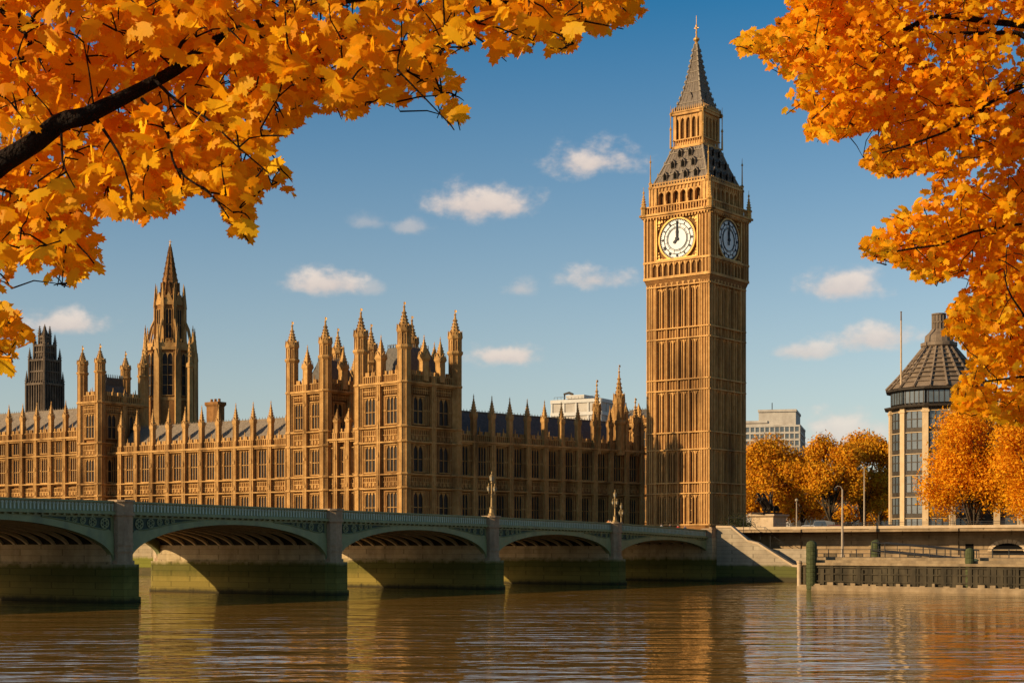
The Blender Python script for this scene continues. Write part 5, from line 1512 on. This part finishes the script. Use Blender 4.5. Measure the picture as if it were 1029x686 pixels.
rp = pi / 2 - TB
person(on_bridge(91.6, 2.0), rp + pi / 2, COATS[0], "person in an orange coat walking on the bridge right of the lamps")
person(on_bridge(92.6, 2.3), rp + pi / 2, COATS[2], "person in a beige coat beside the orange coat on the bridge")
person(on_bridge(108.9, 1.6), rp - pi / 2, COATS[1], "person in a black coat left of the red coat by the tower foot")
person(on_bridge(111.2, 1.5), rp + pi / 2, COATS[4], "person in a bright red coat on the bridge below the clock tower")
person(on_bridge(107.3, 2.2), rp + pi / 2, COATS[5], "person in a grey coat, first of the walkers below the clock tower")
person(on_bridge(114.0, 1.8), rp - pi / 2, COATS[3], "person in a navy coat nearest the end of the bridge parapet")


def car(label, loc, rz, color, van=False):
    t = thing("parked_car" if not van else "parked_van", label, "car" if not van else "van", loc, rz, "vehicles on the embankment road")
    H = 1.45 if not van else 2.3; Lh = 2.15 if not van else 2.5
    prof = [(-Lh, .3), (-Lh - .02, .75), (-Lh + .15, .92), (-1.5, .98), (-.95, H - .06), (-.6, H), (.9, H), (1.5, .98 if not van else H - .1), (Lh - .05, .9 if not van else H - .3), (Lh, .6), (Lh - .03, .3)]
    b = MB(); n = len(prof)
    hw = .86; sec = [(-hw, .0), (-hw + .0, 0)]
    def wid(z): return .88 if z < 1.0 else .88 - (z - 1.0) * .28 / (H - .9)
    vs = [(x, -wid(z), z) for x, z in prof] + [(x, wid(z), z) for x, z in prof]
    b.add(vs, [tuple(range(n)), tuple(range(2 * n - 1, n - 1, -1))] + [((i + 1) % n, i, n + i, n + (i + 1) % n) for i in range(n)])
    b.build("body", mat("car_paint", color, None, .6, spec=.15), t)
    g = MB()
    for s in (-1, 1):
        zz0, zz1 = 1.02, H - .12
        w0, w1 = wid(zz0) + .012, wid(zz1) + .012
        q = [(-1.3, zz0), (1.25, zz0), (.85, zz1), (-.85, zz1)]
        g.add([(x, s * (w0 if z == zz0 else w1), z) for x, z in q] + [(x, s * ((w0 if z == zz0 else w1) - .03), z) for x, z in q], [(0, 1, 2, 3) if s < 0 else (3, 2, 1, 0), (7, 6, 5, 4), (0, 4, 5, 1), (1, 5, 6, 2), (2, 6, 7, 3), (3, 7, 4, 0)])
    g.add([(-1.49, -.75, 1.01), (-1.49, .75, 1.01), (-1.0, .65, H - .11), (-1.0, -.65, H - .11)], [(0, 1, 2, 3)])
    g.build("window", M_WIN, t)
    for x in (-1.35, 1.35):
        for s in (-1, 1):
            w = MB().set((x, s * .8, 0)); w.lathe(0, 0, [(.1, 0)], 3) if False else None
            w.ring(0, -.1, .33, .16, .33, .1, 18); w.ring(0, -.07, .33, 0.01, .2, .07, 12); w.build("wheel", M_BLACK, t)


for px, Y, c, lb, v in ((812, 268, (0.35, 0.34, 0.33), "silver car with its roof showing over the wall, left of the lamp posts", False), (824, 272, (0.17, 0.16, 0.15), "pale van on the embankment road under the orange trees", True),
                        (893, 262, (0.03, 0.03, 0.035), "black car on the embankment road at the foot of the cone roofed office", False), (838, 266, (0.10, 0.02, 0.015), "dark red car on the embankment road just left of the low lamp post", False)):
    car(lb, (at(px, Y), Y, 7.51), -TE + .45, c, v)

# ------------------------------------------------------------------ trees
def far_tree(name, label, px, Y, ybot, ytop, wpx, seed, leafm, nleaf=9000, lobes=15, lsize=.42, zb=ZG, trunk_h=None):
    r = random.Random(seed); x = at(px, Y); k = Y / FPX
    ztop = zat(ytop, Y) - zb; zlow = zat(ybot, Y) - zb; rw = wpx / 2 * k
    t = thing(name, label, "tree", (x, Y, zb))
    zc = (ztop + zlow) / 2; rh = (ztop - zlow) / 2
    L = []
    for i in range(lobes):
        a = r.uniform(0, 2 * pi); el = math.asin(r.uniform(-.92, .98)); q = r.uniform(.42, .74)
        L.append(Vector((rw * q * cos(a) * cos(el), rw * q * sin(a) * cos(el), zc + rh * q * sin(el))))
    tr = MB(); br = MB(); h0 = zlow + rh * .35
    tr.tube([(0, 0, -.3), (.1, 0, zlow * .5), (.0, .1, h0), (.2, 0, zc)], [.5 + rh * .02, .42, .36, .22], 8)
    tips = []
    for c in L:
        s = Vector((0, 0, zlow * .7 + r.uniform(0, rh * .6))); m = s.lerp(c, .5) + Vector((r.uniform(-.6, .6), r.uniform(-.6, .6), r.uniform(-.2, .8)))
        tr.tube([s, m, c], [.2, .13, .06], 6)
        for j in range(4):
            e = c + Vector((r.uniform(-1, 1), r.uniform(-1, 1), r.uniform(-.5, 1))) * rw * .32; tr.tube([m.lerp(c, .6), (m.lerp(c, .6) + e) / 2 + Vector((0, 0, .3)), e], [.06, .045, .02], 4)
    tr.build("trunk", M_BARK2, t)
    v = []; f = []
    for i in range(nleaf):
        c = r.choice(L); rad = rw * r.uniform(.22, .42)
        d = Vector((r.gauss(0, 1), r.gauss(0, 1), r.gauss(0, 1))).normalized()
        p = c + Vector((d.x * rad, d.y * rad, d.z * rad * .85)) * (r.random() ** .42)
        e = (p.x / rw) ** 2 + (p.y / rw) ** 2 + ((p.z - zc) / rh) ** 2
        if e > 1.05 + .25 * mnoise.noise(p * .5): continue
        nrm = (d + Vector((r.gauss(0, .6), r.gauss(0, .6), r.gauss(0, .6)))).normalized(); a = nrm.orthogonal().normalized(); b = nrm.cross(a); an = r.uniform(0, pi); a, b = a * cos(an) + b * sin(an), b * cos(an) - a * sin(an)
        s = lsize * r.uniform(.5, 1.2); i0 = len(v)
        for (u, w) in ((-.9, -.1), (-.2, -.55), (.8, -.25), (1.0, .3), (.1, .6), (-.6, .45)): q = p + a * u * s + b * w * s + nrm * (.12 * s * u * u); v.append(tuple(q))
        f.append(tuple(range(i0, i0 + 6)))
    me = bpy.data.meshes.new("crown"); me.from_pydata(v, [], f); me.materials.append(leafm); me.update()
    link("crown", me, t); return t


far_tree("plane_tree", "rounded orange tree between the clock tower and the taller pair of orange trees", 777, 392, 528, 432, 94, 1, M_FARLEAF, 24000, 30, .34)
far_tree("plane_tree", "orange tree with the lower left crown of the pair next to the cone roofed office", 834, 385, 526, 430, 80, 2, M_FARLEAF, 20000, 26, .34)
far_tree("plane_tree", "tallest orange tree, touching the left side of the cone roofed office", 868, 398, 528, 418, 82, 5, M_FARLEAF, 22000, 28, .34)
far_tree("plane_tree", "dull orange tree in the gap behind the two nearer orange crowns", 806, 440, 530, 455, 60, 15, M_FARLEAF, 7000)
far_tree("plane_tree", "low dull tree right behind the statue plinth under the left orange crown", 772, 432, 540, 474, 70, 16, M_FARLEAF, 7000)
far_tree("plane_tree", "low dull tree seen through the trunks of the tallest orange tree", 852, 436, 540, 470, 84, 17, M_FARLEAF, 8000)
far_tree("plane_tree", "low dull tree in the shade just left of the cone roofed office", 884, 430, 540, 466, 56, 18, M_FARLEAF, 6000)
far_tree("plane_tree", "bright orange tree hiding the right half of the cone roofed office", 978, 250, 540, 392, 128, 4, M_FARLEAF2, 42000, 40, .24)
far_tree("plane_tree", "bright orange tree cut by the right edge of the view", 1056, 236, 545, 372, 130, 8, M_FARLEAF2, 34000, 32, .24)


def shrub(name, label, px, Y, zb, w, h, seed):
    r = random.Random(seed); v = []; f = []; t = thing(name, label, "shrub", (at(px, Y), Y, zb))
    st = MB()
    for i in range(6): st.tube([(0, 0, 0), (r.uniform(-.3, .3) * w, r.uniform(-.3, .3) * w, h * .7)], [.05, .02], 4)
    st.build("stem", M_BARK2, t)
    for i in range(900):
        p = Vector((r.gauss(0, .3) * w, r.gauss(0, .3) * w, abs(r.gauss(.5, .25)) * h)); n = Vector((r.gauss(0, 1), r.gauss(0, 1), r.gauss(0, 1))).normalized(); a = n.orthogonal().normalized(); b = n.cross(a); s = .14; i0 = len(v)
        for (u, w_) in ((-1, 0), (0, -.5), (1, 0), (0, .5)): v.append(tuple(p + a * u * s + b * w_ * s))
        f.append((i0, i0 + 1, i0 + 2, i0 + 3))
    me = bpy.data.meshes.new("foliage"); me.from_pydata(v, [], f); me.materials.append(M_SHRUB); link("foliage", me, t)


shrub("shrub", "dark evergreen shrub at the foot of the clock tower beside the stairs", 741, 256, ZG, 4.2, 3.2, 3)
shrub("shrub", "dark shrub between the clock tower corner and the statue plinth", 750, 262, ZG, 3.6, 2.6, 4)

# maple leaf outline (tip at +y, stalk at the origin)
HALF = [(0.0, 1.0), (.07, .80), (.17, .83), (.15, .62), (.30, .66), (.36, .60), (.55, .72), (.58, .58), (.80, .55), (.66, .40), (.72, .28), (.48, .22), (.56, .02), (.34, .06), (.10, .0)]
LEAF = HALF + [(-x, y) for x, y in HALF[1:][::-1]]


def leaf_geo(v, f, p, up, nrm, s, r):
    """one leaf: stalk end at p, tip towards `up`"""
    x = up.cross(nrm).normalized(); n = x.cross(up).normalized(); i0 = len(v); c = r.uniform(-.10, .30); w = r.uniform(.85, 1.08); fold = r.uniform(.0, .28)
    v.append(tuple(p + up * (.30 * s)))
    for (u, t) in LEAF:
        q = p + x * (u * s * w) + up * (t * s) - n * (c * s * (t - .3) ** 2 + fold * s * abs(u)) ; v.append(tuple(q))
    m = len(LEAF)
    for k in range(m): f.append((i0, i0 + 1 + k, i0 + 1 + (k + 1) % m))


def inside(poly, x, y):
    c = False; n = len(poly); j = n - 1
    for i in range(n):
        xi, yi = poly[i]; xj, yj = poly[j]
        if (yi > y) != (yj > y) and x < (xj - xi) * (y - yi) / (yj - yi) + xi: c = not c
        j = i
    return c


def W(px, py, Y): return Vector(((px - HX) / FPX * Y, Y, EYE + (HY - py) / FPX * Y))


def maple(name, label, trunk_pts, trunk_r, limbs, polys, nspray, per, ysd, size, leafm, seed, twig_r=.006, gap=(1.6, -.34), clear=(), outer=(), nout=0):
    """limbs: 3-D paths; each spray is a twig off the nearest limb carrying a handful of leaves"""
    r = random.Random(seed); base = Vector(trunk_pts[0]); t = thing(name, label, "tree", tuple(base))
    tr = MB(); tr.tube([Vector(p) - base for p in trunk_pts], trunk_r, 14); tr.build("trunk", M_BARK, t, smooth=True)
    nodes = []
    for (pts, r0, r1) in limbs:
        pts = [Vector(p) for p in pts]
        sm = []
        for i in range(len(pts) - 1):
            n = max(3, int((pts[i + 1] - pts[i]).length / .18))
            p0 = pts[max(i - 1, 0)]; p1 = pts[i]; p2 = pts[i + 1]; p3 = pts[min(i + 2, len(pts) - 1)]
            for k in range(n):
                u = k / n; sm.append(.5 * ((2 * p1) + (p2 - p0) * u + (2 * p0 - 5 * p1 + 4 * p2 - p3) * u * u + (3 * p1 - p0 - 3 * p2 + p3) * u ** 3))
        sm.append(pts[-1]); L_ = len(sm); rad = []
        for i, p in enumerate(sm):
            w = 1 + .12 * mnoise.noise(p * 3.1) ; p += Vector((mnoise.noise(p * 2.3), mnoise.noise(p * 2.3 + Vector((9, 0, 0))), mnoise.noise(p * 2.3 + Vector((0, 9, 0))))) * .045
            rad.append((r0 + (r1 - r0) * (i / (L_ - 1)) ** .8) * w)
        lm = MB(); lm.tube([p - base for p in sm], rad, 10 if r0 > .03 else 6); lm.build("branch", M_BARK, t, smooth=True)
        nodes += sm[::2] if r0 < .05 else sm[len(sm) // 3::2]
    v = []; f = []; tw = MB(); cnt = 0
    xs0 = min(p[0] for q in polys for p in q); xs1 = max(p[0] for q in polys for p in q); ys0 = min(p[1] for q in polys for p in q); ys1 = max(p[1] for q in polys for p in q)
    cs = []; tries = 0
    while len(cs) < nspray and tries < nspray * 60:
        tries += 1
        px, py = r.uniform(xs0, xs1), r.uniform(ys0, ys1)
        if not any(inside(q, px, py) for q in polys): continue
        c = W(px, py, ysd[0] + (ysd[1] - ysd[0]) * r.random())
        if clear and c.y < 9.7 and any(min(((px - x0 - (x1 - x0) * q / 8) ** 2 + (py - y0 - (y1 - y0) * q / 8) ** 2) for q in range(9)) < 34 ** 2 for (x0, y0), (x1, y1) in zip(clear, clear[1:])): continue
        if mnoise.noise(Vector((c.x * gap[0], c.y * .45, c.z * gap[0]))) < gap[1] and r.random() < .85: continue      # gaps between the sprays
        cs.append(c)
    inner = len(cs); tries = 0
    polys = list(polys) + list(outer)
    while outer and len(cs) < inner + nout and tries < nout * 80:      # the rest of the crown, beyond the view
        tries += 1
        q = r.choice(outer); px, py = r.uniform(min(p[0] for p in q), max(p[0] for p in q)), r.uniform(min(p[1] for p in q), max(p[1] for p in q))
        if inside(q, px, py): cs.append(W(px, py, ysd[0] + (ysd[1] + .8 - ysd[0]) * r.random()))
    def tree_of(pts):
        kd = KDTree(len(pts))
        for i, p in enumerate(pts): kd.insert(p, i)
        kd.balance(); return kd
    kd = tree_of(nodes); cs.sort(key=lambda c: kd.find(c)[2])
    done = list(nodes)
    for k0 in range(0, len(cs), 40):                       # twigs fork from twigs already grown
        kd = tree_of(done)
        for c in cs[k0:k0 + 40]:
            nd = Vector(kd.find(c)[0]); side = c - nd; ln = side.length
            d = side.normalized() if ln > .02 else Vector((1, 0, 0))
            m = nd.lerp(c, .5) + Vector((r.gauss(0, .035), r.gauss(0, .035), .06 + r.gauss(0, .035))) * ln
            tw.tube([nd - base, m - base, c - base], [twig_r, twig_r * .8, twig_r * .5], 4)
            done.append(c)
            for k in range(per):
                p = c + Vector((r.gauss(0, 1), r.gauss(0, 1), r.gauss(0, .8))) * size * .8
                up = (Vector((r.gauss(0, .55), r.gauss(0, .5), -.75)) + d * .35).normalized()
                nrm = Vector((r.gauss(-.2, .6), r.gauss(-.75, .5), r.gauss(.25, .55))).normalized()
                if abs(up.dot(nrm)) > .92: continue
                s_ = size * r.uniform(.5, 1.25); ok = True
                for e in (p + up * s_, p + up * (s_ * .4)):
                    q = (HX + e.x / e.y * FPX, HY - (e.z - EYE) / e.y * FPX)
                    if not any(inside(o, q[0], q[1]) for o in polys): ok = False; break
                if ok: leaf_geo(v, f, p - base, up, nrm, s_, r)
    tw.build("twigs", M_BARK, t)
    me = bpy.data.meshes.new("crown"); me.from_pydata(v, [], f); me.materials.append(leafm); me.update()
    link("crown", me, t); return t


LP1 = [(-90, -60), (660, -60), (644, 22), (618, 38), (600, 42), (585, 28), (574, 60), (552, 52), (540, 44), (518, 66), (500, 64), (480, 44), (462, 52), (446, 70), (470, 92), (468, 134), (440, 130), (436, 100), (405, 112), (398, 120), (388, 92), (362, 124), (336, 124), (324, 108),
       (300, 130), (285, 140), (272, 152), (299, 178), (297, 203), (276, 190), (258, 202), (256, 240), (240, 245), (224, 226), (212, 200), (192, 200), (168, 216), (138, 230), (110, 220), (92, 228), (113, 266), (106, 288), (60, 291), (36, 284), (12, 262), (14, 294), (-20, 296), (-90, 300)]
LP2 = [(-90, 296), (-4, 304), (12, 312), (28, 338), (18, 370), (0, 380), (-40, 382), (-90, 380)]
g = 3.32
maple("maple_tree", "large foreground maple with orange leaves and a thick dark limb, overhanging from the upper left",
      [(-6.4, 9.4, g - .2), (-6.3, 9.4, 4.8), (-6.0, 9.3, 6.3), (-5.6, 9.3, 7.6), (-5.4, 9.4, 10)], [.42, .34, .3, .24, .14],
      [([(-6.2, 9.4, 5.6), W(-330, 330, 9.4), W(-150, 262, 9.3), W(-40, 196, 9.2), W(22, 150, 9.1), W(58, 124, 9.1), W(88, 118, 9.1), W(116, 104, 9.2), W(146, 84, 9.3), W(180, 62, 9.4), W(220, 40, 9.5), W(300, 12, 9.8), W(400, -10, 10.2)], .105, .018),
       ([(-5.7, 9.3, 7.4), W(-330, -80, 9.6), W(-180, -200, 9.8), W(60, -230, 10), W(400, -200, 10.2)], .09, .02),
       ([W(-150, 262, 9.3), W(-70, 120, 9.6), W(0, 68, 9.6), W(34, 58, 9.6), W(20, 30, 9.6), W(-8, 2, 9.6)], .03, .016),
       ([W(34, 58, 9.6), W(18, 20, 9.5), W(26, -10, 9.5)], .025, .012),
       ([W(100, 122, 9.1), W(118, 150, 9.0), W(131, 190, 8.9), W(150, 215, 8.8)], .010, .004),
       ([W(145, 98, 9.2), W(172, 135, 9.0), W(182, 168, 8.9), W(212, 196, 8.8), W(232, 222, 8.7)], .011, .004),
       ([W(158, 76, 9.3), W(178, 98, 9.2), W(204, 116, 9.1), W(230, 140, 9.0), W(262, 170, 8.9)], .012, .004),
       ([W(175, 62, 9.4), W(182, 40, 9.3), W(204, 24, 9.3)], .016, .007),
       ([W(-60, 190, 9.3), W(0, 190, 9.3), W(30, 212, 9.2), W(60, 232, 9.1), W(92, 262, 9.0)], .012, .004),
       ([W(280, 20, 9.7), W(300, 36, 9.6), W(340, 36, 9.6), W(390, 60, 9.6), W(425, 82, 9.6), W(452, 100, 9.6)], .014, .004),
       ([W(400, -10, 10.2), W(470, 0, 10.3), W(530, 8, 10.3), W(590, 12, 10.3), W(625, 16, 10.3)], .016, .005),
       ([W(58, 124, 9.1), W(66, 160, 8.9), W(74, 188, 8.8)], .009, .003),
       ([W(20, 30, 9.6), W(100, -20, 9.8), W(200, -40, 10)], .02, .01)],
      [LP1, LP2], 1800, 4, (8.8, 11.8), .106, M_LEAF, 21, .006, (2.3, -.10), [(-90, 228), (-40, 196), (22, 150), (58, 124), (88, 118), (112, 106)],
      [[(-430, -260), (640, -260), (660, -55), (-88, -55), (-88, 380), (-260, 360), (-430, 200)]], 650)

RP1 = [(786, -50), (792, 16), (768, 27), (735, 36), (740, 58), (760, 55), (769, 62), (776, 80), (797, 82), (782, 110), (792, 118), (818, 108), (807, 131), (819, 146), (840, 143), (868, 136), (884, 132), (865, 158), (868, 172), (896, 181), (934, 175), (948, 168), (920, 198),
       (892, 217), (866, 242), (864, 260), (888, 266), (912, 271), (920, 285), (941, 288), (962, 278), (976, 284), (951, 312), (950, 338), (968, 346), (974, 364), (952, 396), (962, 416), (1000, 428), (1130, 440), (1130, -50)]
maple("maple_tree", "foreground maple with smaller sunny orange leaves, overhanging from the right edge",
      [(12.2, 16.2, g - .2), (12.1, 16.2, 5.5), (11.6, 16.0, 7.6), (11.0, 15.9, 9.5), (10.8, 15.9, 13)], [.45, .36, .3, .22, .12],
      [([(12.0, 16.2, 6.0), W(1330, 250, 16), W(1160, 120, 16), W(1060, 40, 15.8), W(1000, 24, 15.8), W(960, 18, 15.8), W(925, 20, 15.8), W(890, 36, 15.9), W(850, 48, 16), W(800, 48, 16.1), W(755, 45, 16.2)], .09, .012),
       ([W(1160, 120, 16), W(1090, 80, 15.6), W(1035, 40, 15.6), W(1010, 34, 15.6), W(955, 34, 15.5)], .05, .014),
       ([W(925, 20, 15.8), W(900, 45, 15.6), W(880, 60, 15.6), W(845, 90, 15.5), W(815, 118, 15.5)], .018, .006),
       ([(11.0, 15.9, 9.6), W(1420, 0, 16), W(1300, -120, 15.8), W(1100, -200, 15.8)], .1, .02),
       ([(10.9, 15.9, 10.8), W(1540, -60, 16.2), W(1480, -200, 16.4)], .08, .02),
       ([(11.8, 16.1, 7.0), W(1560, 260, 16.4), W(1580, 150, 16.8)], .07, .02),
       ([(11.5, 16.0, 8.2), W(1330, 200, 16), W(1160, 150, 15.6), W(1060, 90, 15.5), W(1005, 100, 15.4), W(975, 120, 15.4), W(930, 140, 15.4), W(885, 155, 15.4)], .06, .008),
       ([(11.6, 16.0, 7.8), W(1330, 240, 16), W(1160, 200, 15.6), W(1080, 140, 15.6), W(1029, 88, 15.6), W(990, 110, 15.5), W(975, 135, 15.5)], .03, .008),
       ([(11.8, 16.1, 7.0), W(1330, 300, 16), W(1180, 260, 15.6), W(1080, 225, 15.4), W(1000, 230, 15.4), W(940, 245, 15.4), W(885, 252, 15.4)], .05, .008),
       ([(11.9, 16.1, 6.6), W(1330, 340, 16), W(1180, 350, 15.6), W(1080, 370, 15.4), W(1020, 380, 15.4), W(975, 390, 15.4)], .05, .008),
       ([W(1080, 370, 15.4), W(1035, 330, 15.2), W(1018, 300, 15.1), W(1010, 270, 15.1)], .016, .006)],
      [RP1], 3500, 6, (15.1, 17.6), .086, M_LEAFR, 33, .006, (1.75, -.02), (),
      [[(740, -240), (900, -300), (1560, -260), (1600, 200), (1480, 400), (1120, 440), (1120, -50), (786, -50)]], 3000)
